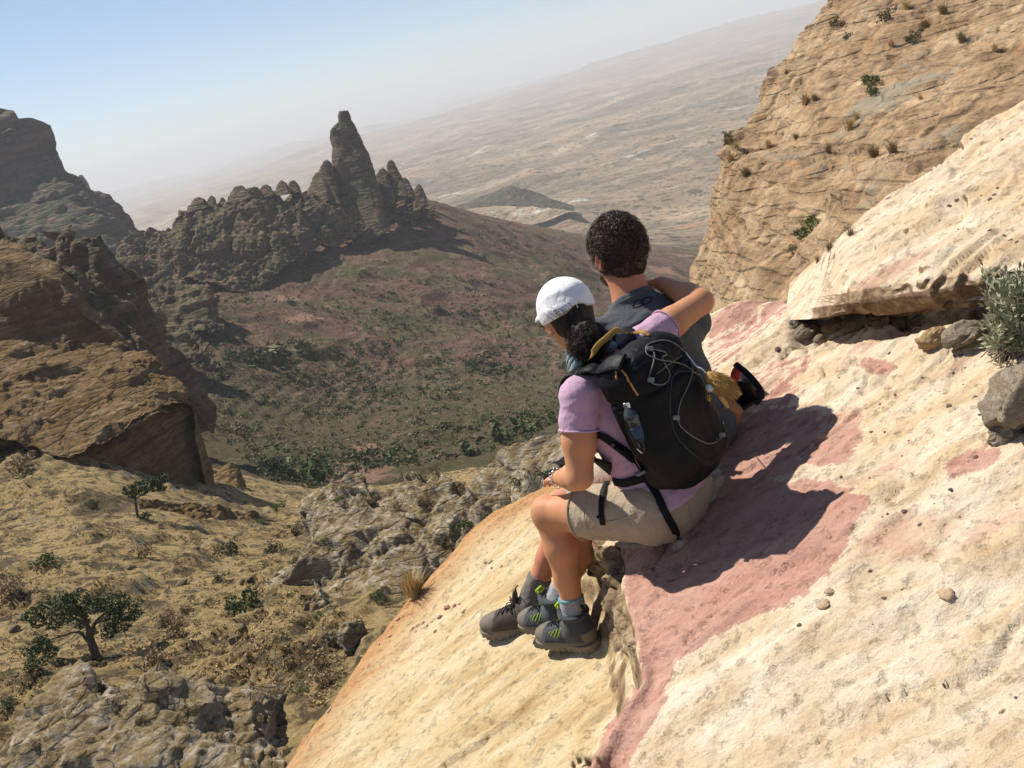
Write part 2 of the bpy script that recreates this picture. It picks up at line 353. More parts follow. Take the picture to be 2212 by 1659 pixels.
def blocky(p, fr, seed=0.0, tilt=0.9, soft=0.22):
    """broken-block relief: every random cell is a tilted facet"""
    q = p*fr+seed*3.7; q = q+0.35*np.stack([vnoise(q*1.7+5), vnoise(q*1.7+25), vnoise(q*1.7+45)], -1)
    b = np.floor(q).astype(np.int64); best = np.full(len(q), 1e9); out = np.zeros(len(q)); sec = np.full(len(q), 1e9); ou2 = np.zeros(len(q))
    for i in (-1, 0, 1):
        for j in (-1, 0, 1):
            for k in (-1, 0, 1):
                c = b+np.array([i, j, k]); m = c & 63
                r1 = _LAT[m[:, 0], m[:, 1], m[:, 2]]; r2 = _LAT[m[:, 1], m[:, 2], m[:, 0]]; r3 = _LAT[m[:, 2], m[:, 0], m[:, 1]]
                dx = q-(c+np.stack([r1, r2, r3], -1)); d2 = (dx*dx).sum(-1); w = d2 < best
                g = (r3-0.5)*1.2+tilt*((r2-0.5)*2*dx[:, 0]+(r1-0.5)*2*dx[:, 1]+(r3-0.5)*2*dx[:, 2])
                w2 = (d2 < sec) & ~w
                sec = np.where(w, best, np.where(w2, d2, sec)); ou2 = np.where(w, out, np.where(w2, g, ou2))
                best = np.where(w, d2, best); out = np.where(w, g, out)
    k = 0.5+0.5*sstep(0.0, soft, np.sqrt(sec)-np.sqrt(best))
    return out*k+ou2*(1-k)
def loft(name, curves, nu, nv, mat, back=None, fb=(), strata=None, fissure=None, kind='structure', ridge=None, block=None, var=None, C3=None, beds=None):
    """skin through curves of (px, py, depth); first curve is the skyline. fb: [(freq, amp, octaves)], metres"""
    if C3 is None:
        C = [resample(c, nu) for c in curves]; C3 = np.stack([W(c[:, 0], c[:, 1], c[:, 2]) for c in C])
    k = len(C3)
    t = np.linspace(0, k-1, nv); i0 = np.minimum(np.floor(t).astype(int), k-2); f = (t-i0)[:, None, None]
    P = C3[i0]*(1-f)+C3[i0+1]*f
    if back is not None:
        steps = np.linspace(1, 0, 9)[:-1]
        if np.isscalar(back): ra = P[0]/np.linalg.norm(P[0], axis=1, keepdims=True); pre = [P[0]+ra*back*s-np.array([0, 0, 0.35])*back*s*s for s in steps]
        else: ax = np.asarray(back[0], float); dn = np.asarray(back[1], float); pre = [P[0]+ax*s+dn*s*s for s in steps]; P = np.concatenate([np.stack(pre), P]); 
    N = gnormals(P); flip = np.sign((N*P).sum(-1, keepdims=True)); N = -N*np.where(flip == 0, 1, flip)
    for _ in range(3):
        N[1:-1] = (N[:-2]+N[1:-1]+N[2:]); N[:, 1:-1] = (N[:, :-2]+N[:, 1:-1]+N[:, 2:]); N /= np.linalg.norm(N, axis=-1, keepdims=True)+1e-9
    q = P.reshape(-1, 3); d = np.zeros(len(q)); sd = (sum(map(ord, name)) % 23)*1.7
    for (fr, am, oc) in fb: d += am*fbm(q, fr, oc, 0.55, sd+fr[0] if hasattr(fr, '__len__') else sd+fr)
    if ridge: d += ridge[1]*np.maximum(-0.3, fbm(q, ridge[0], 4, 0.55, sd+3, True)-0.1)
    if strata:
        for (fr, am) in strata:
            w = q.copy(); w[:, :2] *= 0.12; n = fbm(w, fr, 3, 0.6, sd+5); d += am*(sstep(-0.25, 0.1, n)+sstep(0.1, 0.3, n)-1)
    if fissure:
        for (fr, am) in fissure:
            w = q.copy(); w[:, 2] *= 0.12; n = fbm(w, fr, 4, 0.6, sd+7, True); d -= am*np.maximum(0, n-0.15)*1.6
    if beds:
        for (fr, nst, am) in beds:
            n = fbm(q, fr, 4, 0.5, sd+11)*nst; d += am*(np.floor(n)+sstep(0.78, 0.96, n-np.floor(n)))
    if block:
        for (fr, am) in block: d += am*blocky(q, fr, sd)
    if var is not None: d *= var(q)
    P = P+N*d.reshape(P.shape[:2])[..., None]
    me = mesh(name, P.reshape(-1, 3), gridF(*P.shape[:2]), mat)
    return obj(name, me, kind=kind), P

def pts(s): return [tuple(float(v) for v in t.split(',')) for t in s.split()]
def wd_(s, d): return [(*p[:2], p[2] if len(p) > 2 else d) for p in pts(s)]
# far big mountain, upper left
loft('mountain', [wd_("-260,150 -120,190 0,225 27,234 40,256 67,257 107,266 120,290 133,323 155,368 171,377 182,386 195,415 231,426 267,457 306,489 345,525", 950),
                  wd_("-260,330 -120,340 0,355 60,362 120,375 160,395 200,430 240,450 290,495 340,530", 935),
                  wd_("-260,420 -120,430 0,445 80,445 160,450 220,465 290,505 340,535", 900),
                  wd_("-260,560 -120,560 0,565 80,560 160,560 220,560 290,560 340,560", 840)],
     220, 130, M_mount, back=220.00, fb=[(1/60., 7, 3), (1/14., 2., 4)], strata=[(1/40., 5), (1/16., 2)], fissure=[(1/40., 4)])
loft('mountain', [wd_("160,400 172,378 178,378 188,392 198,420 215,440", 1500), wd_("160,470 172,470 178,470 188,470 198,470 215,470", 1480)], 40, 20, M_mount,
     back=120.00, fb=[(1/30., 5, 4)])
# long ridge below the spire
loft('rock_ridge', [wd_("250,525,640 284,507,640 311,489,640 338,480,640 355,487,640 382,476,645 387,455,645 404,442,650 437,438,655 466,438,660 484,438,660 497,424,665 508,408,670 546,408,675 586,416,685 622,408,695 649,402,700 668,398,710 700,390,720 760,380,740 822,380,760 864,392,770 893,412,775 917,427,780 935,450,785", 700),
                    wd_("250,540,620 300,530,618 350,520,615 400,500,615 450,485,620 500,470,625 550,462,635 600,455,650 650,450,660 700,440,690 770,430,715 830,425,735 880,430,750 920,440,765 940,455,775", 650),
                    wd_("250,560,600 300,560,598 350,555,590 400,550,585 450,560,585 500,565,585 550,560,590 600,530,605 650,505,625 700,480,660 770,470,690 830,455,720 880,450,740 920,452,755 940,465,765", 620),
                    wd_("250,600,585 300,600,580 350,600,575 400,600,570 450,612,565 500,625,562 550,620,565 600,585,585 650,550,610 700,520,640 770,500,670 830,480,705 880,465,730 920,465,745 940,475,755", 600)],
     360, 150, M_ridge, back=90.00, fb=[(1/34., 6, 3), (1/9., 1.5, 4), (1/3., 0.4, 3)], strata=[(1/16., 1.2)], fissure=[(1/24., 7), (1/9., 2.5)])
def pillar(name, secs, nv, nr, mat, fb, strata=None, fissure=None, round_=0.8, wide=1.05):
    S = np.array(secs, float); t = np.linspace(0, 1, nv); s = np.r_[0, np.cumsum(np.hypot(np.diff(S[:, 1]+S[:, 3]), np.diff(S[:, 0]+S[:, 2]))+1e-6)]; s /= s[-1]
    Q = np.stack([np.interp(t, s, S[:, k]) for k in range(5)], -1)
    L = W(Q[:, 0], Q[:, 1], Q[:, 4]); R = W(Q[:, 2], Q[:, 3], Q[:, 4]); c = (L+R)/2; h = (R-L)/2*wide
    a = np.linspace(0, 2*np.pi, nr, endpoint=False); fw = np.cross(np.array([0, 0, 1.0]), h); fw *= round_
    sq = lambda v: np.sign(v)*np.abs(v)**0.6
    P = c[:, None]+h[:, None]*sq(np.cos(a))[None, :, None]+fw[:, None]*sq(np.sin(a))[None, :, None]
    N = P-c[:, None]; rr = np.linalg.norm(N, axis=-1, keepdims=True); N = N/(rr+1e-6); q = P.reshape(-1, 3); d = np.zeros(len(q)); sd = secs[0][0]*0.01
    for (fr, am, oc) in fb: d += am*fbm(q, fr, oc, 0.55, sd)
    if strata:
        for (fr, am) in strata:
            w = q.copy(); w[:, :2] *= 0.15; d += am*sstep(-0.15, 0.2, fbm(w, fr, 3, 0.6, sd+2))
    if fissure:
        for (fr, am) in fissure:
            w = q.copy(); w[:, 2] *= 0.1; d -= am*np.maximum(0, fbm(w, fr, 4, 0.6, sd+4, True)-0.1)
    P = P+N*np.minimum(d.reshape(P.shape[:2]), 1e9)[..., None]*np.minimum(1, rr/6)
    V = np.vstack([P.reshape(-1, 3), c[0]]); n0 = len(V)-1
    F = gridF(nv, nr, True).tolist()+[[n0, (i+1) % nr, i] for i in range(nr)]
    return obj(name, mesh(name, V, F, mat), kind='structure')
FBs = [(1/9., 0.8, 4), (1/3., 0.4, 3)]
pillar('rock_spire', [(733, 240, 753, 238, 730), (731, 248, 757, 245, 730), (730, 264, 761, 258, 730), (714, 278, 768, 270, 730), (714, 300, 777, 292, 729), (718, 320, 786, 312, 728),
                      (717, 350, 797, 335, 726), (722, 385, 807, 364, 724), (728, 420, 815, 396, 720), (740, 455, 824, 428, 712), (754, 500, 832, 468, 700), (765, 530, 842, 495, 695)], 90, 90, M_ridge, FBs,
       None, [(1/10., 2.4), (1/4., 0.9)], 0.75, 1.02)
for sx in [
    [(700, 347, 708, 345, 715), (694, 358, 716, 353, 715), (688, 378, 722, 370, 714), (680, 410, 728, 398, 710), (676, 450, 738, 436, 700)],
    [(681, 374, 690, 371, 712), (676, 384, 696, 379, 711), (668, 405, 705, 396, 705), (660, 440, 715, 430, 695)],
    [(840, 347, 847, 345, 745), (835, 356, 853, 352, 745), (835, 376, 860, 368, 744), (838, 400, 872, 392, 740), (840, 440, 885, 425, 730)],
    [(869, 385, 876, 383, 755), (864, 395, 882, 390, 755), (862, 420, 892, 410, 750), (862, 445, 900, 430, 745)],
    [(899, 400, 906, 397, 765), (894, 412, 913, 406, 764), (893, 435, 922, 428, 760), (893, 455, 926, 445, 755)],
    [(820, 366, 828, 362, 740), (812, 378, 834, 370, 740), (806, 410, 845, 398, 735), (800, 450, 856, 436, 725)],
    [(604, 391, 610, 389, 690), (598, 400, 618, 396, 690), (592, 425, 628, 416, 685)],
    [(628, 391, 635, 389, 696), (622, 400, 642, 396, 696), (616, 420, 650, 412, 692)],
    [(568, 400, 575, 398, 680), (560, 410, 584, 404, 680), (552, 430, 595, 420, 676)],
    [(453, 424, 458, 422, 655), (449, 432, 464, 428, 655), (445, 450, 470, 442, 652)],
    [(477, 428, 482, 426, 658), (474, 436, 487, 432, 658), (470, 450, 493, 444, 655)],
    [(421, 428, 430, 425, 648), (412, 438, 440, 430, 648), (402, 460, 450, 446, 645)],
    [(506, 404, 520, 400, 665), (500, 415, 530, 406, 664), (494, 440, 545, 425, 660)]]:
    pillar('rock_pinnacle', sx, 34, 36, M_ridge, [(1/7., 1.0, 4), (1/2.5, 0.4, 3)], None, [(1/6., 1.6)])
# spur below the ridge with its own shadowed face
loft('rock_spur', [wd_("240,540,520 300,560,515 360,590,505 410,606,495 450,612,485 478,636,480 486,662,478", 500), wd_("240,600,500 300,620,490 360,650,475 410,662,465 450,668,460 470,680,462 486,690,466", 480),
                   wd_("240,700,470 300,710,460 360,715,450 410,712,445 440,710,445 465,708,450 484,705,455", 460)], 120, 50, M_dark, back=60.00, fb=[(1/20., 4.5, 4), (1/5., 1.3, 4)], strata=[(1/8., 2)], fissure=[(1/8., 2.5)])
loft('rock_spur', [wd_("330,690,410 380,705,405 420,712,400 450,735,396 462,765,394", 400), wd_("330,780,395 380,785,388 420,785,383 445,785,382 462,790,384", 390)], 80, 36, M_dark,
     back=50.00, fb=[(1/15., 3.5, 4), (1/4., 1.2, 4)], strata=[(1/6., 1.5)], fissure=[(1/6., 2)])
# dark buttressed cliff, left
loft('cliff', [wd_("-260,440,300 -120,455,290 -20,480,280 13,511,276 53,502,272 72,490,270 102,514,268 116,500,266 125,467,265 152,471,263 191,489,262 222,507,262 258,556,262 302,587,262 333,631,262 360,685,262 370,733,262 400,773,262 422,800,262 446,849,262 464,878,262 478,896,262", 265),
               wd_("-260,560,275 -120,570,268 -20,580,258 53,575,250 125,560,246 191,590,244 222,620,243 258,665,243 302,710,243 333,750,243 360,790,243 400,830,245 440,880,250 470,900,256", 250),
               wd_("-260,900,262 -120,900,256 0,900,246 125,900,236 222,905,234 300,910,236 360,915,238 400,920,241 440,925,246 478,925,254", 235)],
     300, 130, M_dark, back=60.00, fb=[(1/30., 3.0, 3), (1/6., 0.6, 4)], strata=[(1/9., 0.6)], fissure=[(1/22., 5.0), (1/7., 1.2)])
# brown dome behind the dip slope
loft('rock_dome', [wd_("-260,480,200 -120,500,195 0,513,190 27,520,189 53,526,188 89,551,187 133,569,186 169,618,185 213,671,184 262,725,182 300,770,180 330,800,180", 190),
                   wd_("-260,560,185 -120,570,180 0,560,180 40,568,179 89,590,177 133,612,176 169,660,174 213,700,174 262,745,174 300,790,174 330,815,174", 180),
                   wd_("-260,780,184 -120,790,179 0,800,175 89,800,173 169,800,173 262,800,173 300,820,173 330,840,174", 170)],
     180, 90, M_block, back=40.00, fb=[(1/18., 1.6, 3), (1/4., 0.35, 4)], strata=[(1/5., 0.35)], fissure=[(1/8., 0.8)])
# tilted block with the overhung shadowed wall
_lip = wd_("-260,880,112 -100,920,116 0,955,118 80,985,118 150,993,118 210,967,120 274,935,124 340,897,130 390,878,135 418,880,138", 120)
loft('tilted_rock', [wd_("-260,740,156 -100,750,153 0,745,151 120,744,150 200,740,150 262,735,150 300,750,149 320,765,148 355,796,146 391,836,143 414,872,140", 150),
                     wd_("-260,810,134 -100,830,134 0,845,134 80,860,134 150,865,134 210,855,135 274,840,136 340,840,138 390,855,139 417,876,139", 135), _lip],
     300, 130, M_block, back=30.00, fb=[(1/10., 0.8, 3), (1/0.9, 0.12, 3)], block=[(1/6., 0.9), (1/2., 0.3)], strata=[(1/3., 0.35)])
loft('overhang_wall', [_lip, [(x+1, y+3, d+2.2) for x, y, d in _lip], wd_("-260,960,119 -100,960,121 0,980,122 80,1000,123 152,1010,123 210,1040,124 284,1080,125 362,1110,127 421,1120,130 470,1125,134", 122)],
     220, 70, M_block, fb=[(1/9., 1.0, 4), (1/2.5, 0.35, 4)], strata=[(1/4., 0.4)], fissure=[(1/4., 0.5)])
loft('overhang_wall', [[(414, 874, 140.5), (430, 935, 138), (447, 980, 137), (462, 1043, 136), (476, 1097, 135.5), (484, 1125, 135)], [(419, 880, 138.3), (424, 935, 135), (430, 980, 134), (440, 1043, 133), (450, 1090, 132.5), (466, 1125, 133)]],
     60, 14, M_block, back=22.00, fb=[(1/9., 0.6, 4), (1/2.5, 0.3, 4)])
loft('rock_outcrop', [wd_("440,1080 458,1035 475,1012 495,1003 515,1012 527,1040 531,1075 545,1060 560,1066 585,1085 605,1105", 150), wd_("440,1110 458,1095 475,1090 495,1085 515,1090 527,1095 531,1098 545,1095 560,1095 585,1105 605,1115", 142)],
     90, 40, M_block, back=14.00, fb=[(1/5., 1.0, 4), (1/1.5, 0.4, 4)])
loft('rock_outcrop', [wd_("300,1082,103 330,1078,104 380,1082,106 430,1088,107 500,1102,110 545,1104,112 575,1116,114 600,1135,116", 108), wd_("300,1105,100 330,1112,101 380,1118,103 430,1128,104 500,1142,107 545,1142,109 575,1142,112 600,1145,115", 105)],
     110, 34, M_block, back=8.00, fb=[(1/4., 0.7, 4), (1/1.2, 0.35, 4)], ridge=(1/3., 0.8))
# grey outcrop beyond our slab
loft('rock_outcrop', [wd_("570,1262,66 589,1243,66 619,1212,67 640,1185,68 646,1137,70 653,1094,71 693,1065,71 737,1047,71 778,1024,71 800,1031,70 815,1040,69 862,1027,68 905,1018,67 946,1013,66 1013,1003,64 1060,996,62 1085,993,61 1098,1005,60 1115,988,58 1148,966,57 1199,952,56 1300,930,55", 66),
                      wd_("580,1262,64 600,1245,64 640,1215,64 680,1165,63.5 700,1125,63.5 740,1095,64 790,1075,63.5 830,1075,62 880,1075,61 946,1065,60 1013,1055,58 1070,1050,55.5 1110,1045,53.5 1150,1030,52 1200,1010,51 1300,980,50", 62),
                      wd_("590,1265,62.5 630,1250,61.5 670,1225,60 720,1195,59 770,1170,58 830,1150,57.5 880,1140,57 946,1130,56 1013,1125,54 1070,1120,52 1110,1105,50 1150,1090,48 1200,1060,47 1300,1040,46", 57),
                      wd_("590,1285,60.5 650,1280,59 700,1275,57 744,1268,56 811,1260,54.5 880,1250,53.5 946,1245,52.5 1013,1240,50.5 1070,1220,48 1110,1190,46 1150,1160,45 1200,1130,44 1300,1100,43", 52),
                      wd_("600,1330,59 650,1325,57.5 700,1320,55.5 744,1315,54.5 811,1310,53 880,1305,52 946,1300,51 1013,1290,49 1070,1270,47 1110,1240,45 1150,1200,44 1200,1170,43 1300,1140,42", 52)],
     330, 190, M_grey, back=9.00, fb=[(1/5., 0.8, 3), (1/0.5, 0.07, 3)], block=[(1/6.5, 1.7), (1/2.6, 0.22)], strata=[(1/2.6, 0.12)], fissure=[(1/3.5, 0.8)])
# outcrop in the bottom corner
loft('rock_outcrop', [wd_("-240,1700 -100,1650 0,1588 29,1557 88,1488 137,1442 206,1425 248,1433 262,1458 343,1452 440,1466 489,1486 519,1487 587,1492 640,1515 662,1540 672,1575 690,1640", 42.5),
                      wd_("-240,1730 -100,1690 0,1625 40,1600 98,1545 150,1505 215,1485 262,1480 300,1490 355,1492 440,1510 489,1528 525,1525 585,1530 630,1548 652,1570 665,1600 685,1660", 39),
                      wd_("-240,1850 -100,1850 0,1800 60,1780 120,1740 180,1690 240,1650 300,1640 370,1640 440,1650 500,1660 560,1670 620,1680 660,1720 690,1800", 34),
                      wd_("-240,2000 -100,2000 0,2000 120,1980 300,1960 440,1960 560,1960 690,1960", 30)],
     300, 170, M_grey, back=4.00, fb=[(1/4., 0.5, 3), (1/0.4, 0.06, 3)], block=[(1/4., 1.15), (1/1.6, 0.16)], strata=[(1/1.8, 0.10)], fissure=[(1/3., 0.4)])
# thin curved fin of rock with its broken side in shade
loft('rock_fin', [wd_("520,1470,46.5 540,1446,47 563,1408,48 607,1369,49.4 636,1329,51.2 668,1297,53 681,1276,54 676,1262,55.5 655,1255,57", 50),
                  wd_("526,1472,46.4 548,1450,46.8 575,1414,47.7 618,1378,49 648,1338,50.8 678,1305,52.6 692,1284,53.6 690,1270,55 665,1263,56.5", 50),
                  wd_("545,1485,45.6 575,1475,45.8 625,1455,46.2 670,1435,47 705,1410,48.4 735,1375,50.4 745,1345,52 735,1315,54 700,1290,56", 49)],
     130, 60, M_grey, back=1.20, fb=[(1/1.5, 0.22, 4), (1/0.5, 0.12, 4)], block=[(1/1.0, 0.3), (1/0.4, 0.1)])
# cliff on the right, standing just beyond our slope
loft('cliff', [wd_("1440,760,24.5 1463,660,25 1481,584,25.5 1495,535,26 1511,485,26 1520,427,26 1531,359,26 1540,323,26 1567,293,27.5 1603,270,28.5 1621,238,29 1634,193,29.5 1661,148,30 1693,112,31 1724,67,32 1751,36,33 1771,0,34 1800,-80,36", 27),
               wd_("1500,800,21 1530,660,21.3 1550,584,21.6 1565,520,21.8 1590,450,22 1605,400,22.3 1620,355,22.6 1650,320,25 1690,280,26 1700,245,26.5 1715,200,27 1745,150,28 1780,110,29 1810,67,30 1840,30,31 1870,0,32 1900,-80,34", 24),
               wd_("1640,830,16.5 1680,660,17 1710,584,17.2 1730,520,17.4 1750,450,17.8 1765,400,18 1790,350,18.5 1820,310,21 1850,270,22 1870,235,22.5 1900,190,23 1930,140,24.5 1960,100,25.5 1990,60,26.5 2010,20,28 2040,-10,29 2070,-80,31", 20),
               wd_("1900,830,13 1920,660,13.2 1930,584,13.4 1940,520,13.6 1950,450,14 1960,400,14.2 1980,350,14.8 2010,310,17 2040,270,18 2060,235,18.5 2080,190,19 2110,140,20.5 2140,100,21.5 2160,60,22.5 2180,20,24 2200,-10,25 2230,-80,27", 17),
               wd_("2420,700,9.5 2420,560,9.7 2420,500,9.8 2420,430,10 2420,380,10.2 2430,330,10.6 2440,280,11 2450,230,13 2460,190,14 2470,140,14.6 2480,100,15.5 2490,60,16.5 2500,20,17.5 2510,-10,18.5 2530,-80,20", 12)],
     270, 290, M_cliff, back=10.00, fb=[(1/6., 0.7, 3), (1/0.4, 0.03, 3)], block=[(1/3.2, 0.55), (np.array([1/1.3, 1/1.3, 1/0.7]), 0.12)], strata=[(1/1.5, 0.12), (1/0.6, 0.05)], fissure=[(1/3., 0.9), (1/1.0, 0.22)],
     var=lambda q: 0.3+0.7*sstep(-0.6, 2.0, q[:, 2]+1.5*fbm(q, 0.3, 2)))

loft('hill', [wd_("960,452 1000,438 1045,422 1080,411 1105,407 1135,411 1165,420 1200,434 1240,449", 1900), wd_("960,460 1000,452 1045,448 1080,446 1105,446 1135,446 1165,450 1200,455 1240,460", 1700)], 90, 40, M_mount,
     back=250.0, fb=[(1/90., 9, 4), (1/25., 3, 4)])
# ================================================================== OUR ROCK SLOPE
PA, PB, PC = 0.40, -0.05, -1.534                      # slope plane z = PA x + PB y + PC
def onplane(px, py, h=0.0):
    px = np.asarray(px, float); py = np.asarray(py, float); d = W(px, py, np.ones(px.shape))
    return (PC+h)/(d[..., 2]-PA*d[..., 0]-PB*d[..., 1])
def Wp(s, h=0.0):
    p = np.array(pts(s)); return W(p[:, 0], p[:, 1], onplane(p[:, 0], p[:, 1], h))
E_out = np.vstack([Wp("380,1940 480,1800 600,1659 660,1570 740,1470 790,1392 850,1330 880,1285 940,1220 1000,1150 1060,1108 1130,1062 1190,1035 1260,990 1330,930", -0.30),
                   Wp("1540,668 1600,648 1700,622 1730,628 1800,560 1890,470 1980,400 2050,330 2150,250 2240,190 2350,110 2600,-60")])
E_led = Wp("1050,2100 1180,1820 1262,1680 1330,1560 1383,1470 1378,1400 1368,1330 1350,1260 1338,1195 1300,1168 1262,1120 1250,1060 1262,990 1280,900 1290,780")
D_led = np.array([0, .0, .04, .12, .24, .27, .29, .30, .30, .30, .30, .30, .30, .30])
def slope_z(x, y):
    q = np.stack([x, y, PA*x], -1); z = PA*x+PB*y+PC
    wob = fbm(q, 3.0, 4, 0.55, 21)
    z = z+0.030*fbm(q, 0.9, 3, 0.5, 20)+0.010*wob+0.0035*fbm(q, 14.0, 4, 0.6, 22)
    sd, par = polyline_sd(x, y, E_led); s2 = sd+0.035*fbm(q, 6.0, 4, 0.6, 23)
    D = np.interp(par, np.arange(len(D_led)), D_led); Dm = D+(0.32-D)*sstep(0.05, 0.75, sd)*(par < 8)
    step = 0.55*sstep(0.0, 0.022, s2)+0.45*sstep(0.03, 0.14, s2+0.03*fbm(q, 11.0, 3, 0.6, 24))
    z = z-Dm*step
    # thin laminae that flake off the slab
    lam = fbm(np.stack([x, y, x*0], -1), [2.2, 3.4, 1], 4, 0.55, 25)*7; fr = lam-np.floor(lam)
    z = z+(np.floor(lam)+sstep(0.84, 0.97, fr))*0.0085*sstep(0.0, -0.03, s2)
    lo = fbm(np.stack([x*0.7+y*0.5, y*0.7-x*0.5, x*0], -1), [2.6, 8.0, 1], 4, 0.55, 26)
    z = z+lo*0.016*sstep(0, 0.1, s2)
    # long cracks across the red slab
    ck = np.abs(fbm(np.stack([x, y, x*0], -1), [1.1, 2.0, 1], 3, 0.5, 27)); z = z-0.02*sstep(0.016, 0.003, ck)*sstep(0.0, -0.05, s2)
    so, _ = polyline_sd(x, y, E_out); s3 = so+0.06*fbm(q, 3.2, 4, 0.62, 28)
    t = np.maximum(0, s3+0.10); z = z-np.minimum(6*t*t+1.5*np.maximum(0, s3)*2.2, 3.2)
    return z, sd, so
STEP = 0.0115
gx = np.arange(-3.6, 5.6, STEP); gy = np.arange(0.35, 6.0, STEP); X, Y = np.meshgrid(gx, gy)
nx, ny = len(gx), len(gy); Z0 = PA*X+PB*Y+PC
sx_, sy_ = toS(np.stack([X, Y, Z0], -1).reshape(-1, 3)); so0, _ = polyline_sd(X, Y, E_out)
keep = ((sx_ > -260) & (sx_ < 2520) & (sy_ > -200) & (sy_ < 2150) & (so0 < 0.55)).reshape(ny, nx)
x_, y_ = X[keep], Y[keep]; z_, sdl, sdo = slope_z(x_, y_)
# hollow under the upper slab's lip
LIPb = Wp("1702,690 1760,683 1850,672 1960,657 2060,642 2140,627 2212,602 2400,545 2650,470", 0.085)
sdp, _ = polyline_sd(x_, y_, LIPb-np.array([0.0, 0.02, 0])); z_ = z_-0.06*sstep(-0.06, 0.06, sdp)*(1-sstep(0.5, 0.7, sdp))*sstep(1690, 1740, toS(np.stack([x_, y_, z_], -1))[0])
V = np.stack([x_, y_, z_], -1); idx = -np.ones((ny, nx), int); idx[keep] = np.arange(len(V))
F = np.stack([idx[:-1, :-1], idx[:-1, 1:], idx[1:, 1:], idx[1:, :-1]], -1).reshape(-1, 4); F = F[(F >= 0).all(1)]
RED = ["1338,1195 1420,1182 1470,1180 1520,1120 1560,1050 1580,980 1590,900 1660,880 1720,890 1770,895 1740,925 1690,960 1720,1000 1690,1020 1660,1032 1690,1052 1790,1043 1850,1062 1876,1072 1855,1105 1830,1135 1825,1180 1760,1255 1690,1305 1600,1345 1500,1400 1455,1425 1440,1480 1400,1560 1360,1640 1330,1720 1200,1900 1180,1800 1262,1680 1330,1560 1385,1470 1372,1340",
       "1858,888 1800,900 1730,925 1695,965 1735,985 1770,1000 1810,998 1835,975 1852,950",
       "1752,768 1700,778 1640,800 1585,830 1590,870 1650,885 1700,868 1720,820 1740,795",
       "1535,690 1600,648 1700,622 1735,632 1690,668 1650,705 1620,735 1560,780 1540,800",
       "1848,782 1880,776 1935,792 1920,802 1870,798", "2030,1005 2075,985 2160,970 2155,985 2110,1010 2060,1022", "1660,1075 1700,1050 1780,1046 1790,1085 1700,1100"]
px_, py_ = toS(V); red = np.full(len(V), -999.0)
for s_ in RED: red = np.maximum(red, polysd(px_, py_, pts(s_)))
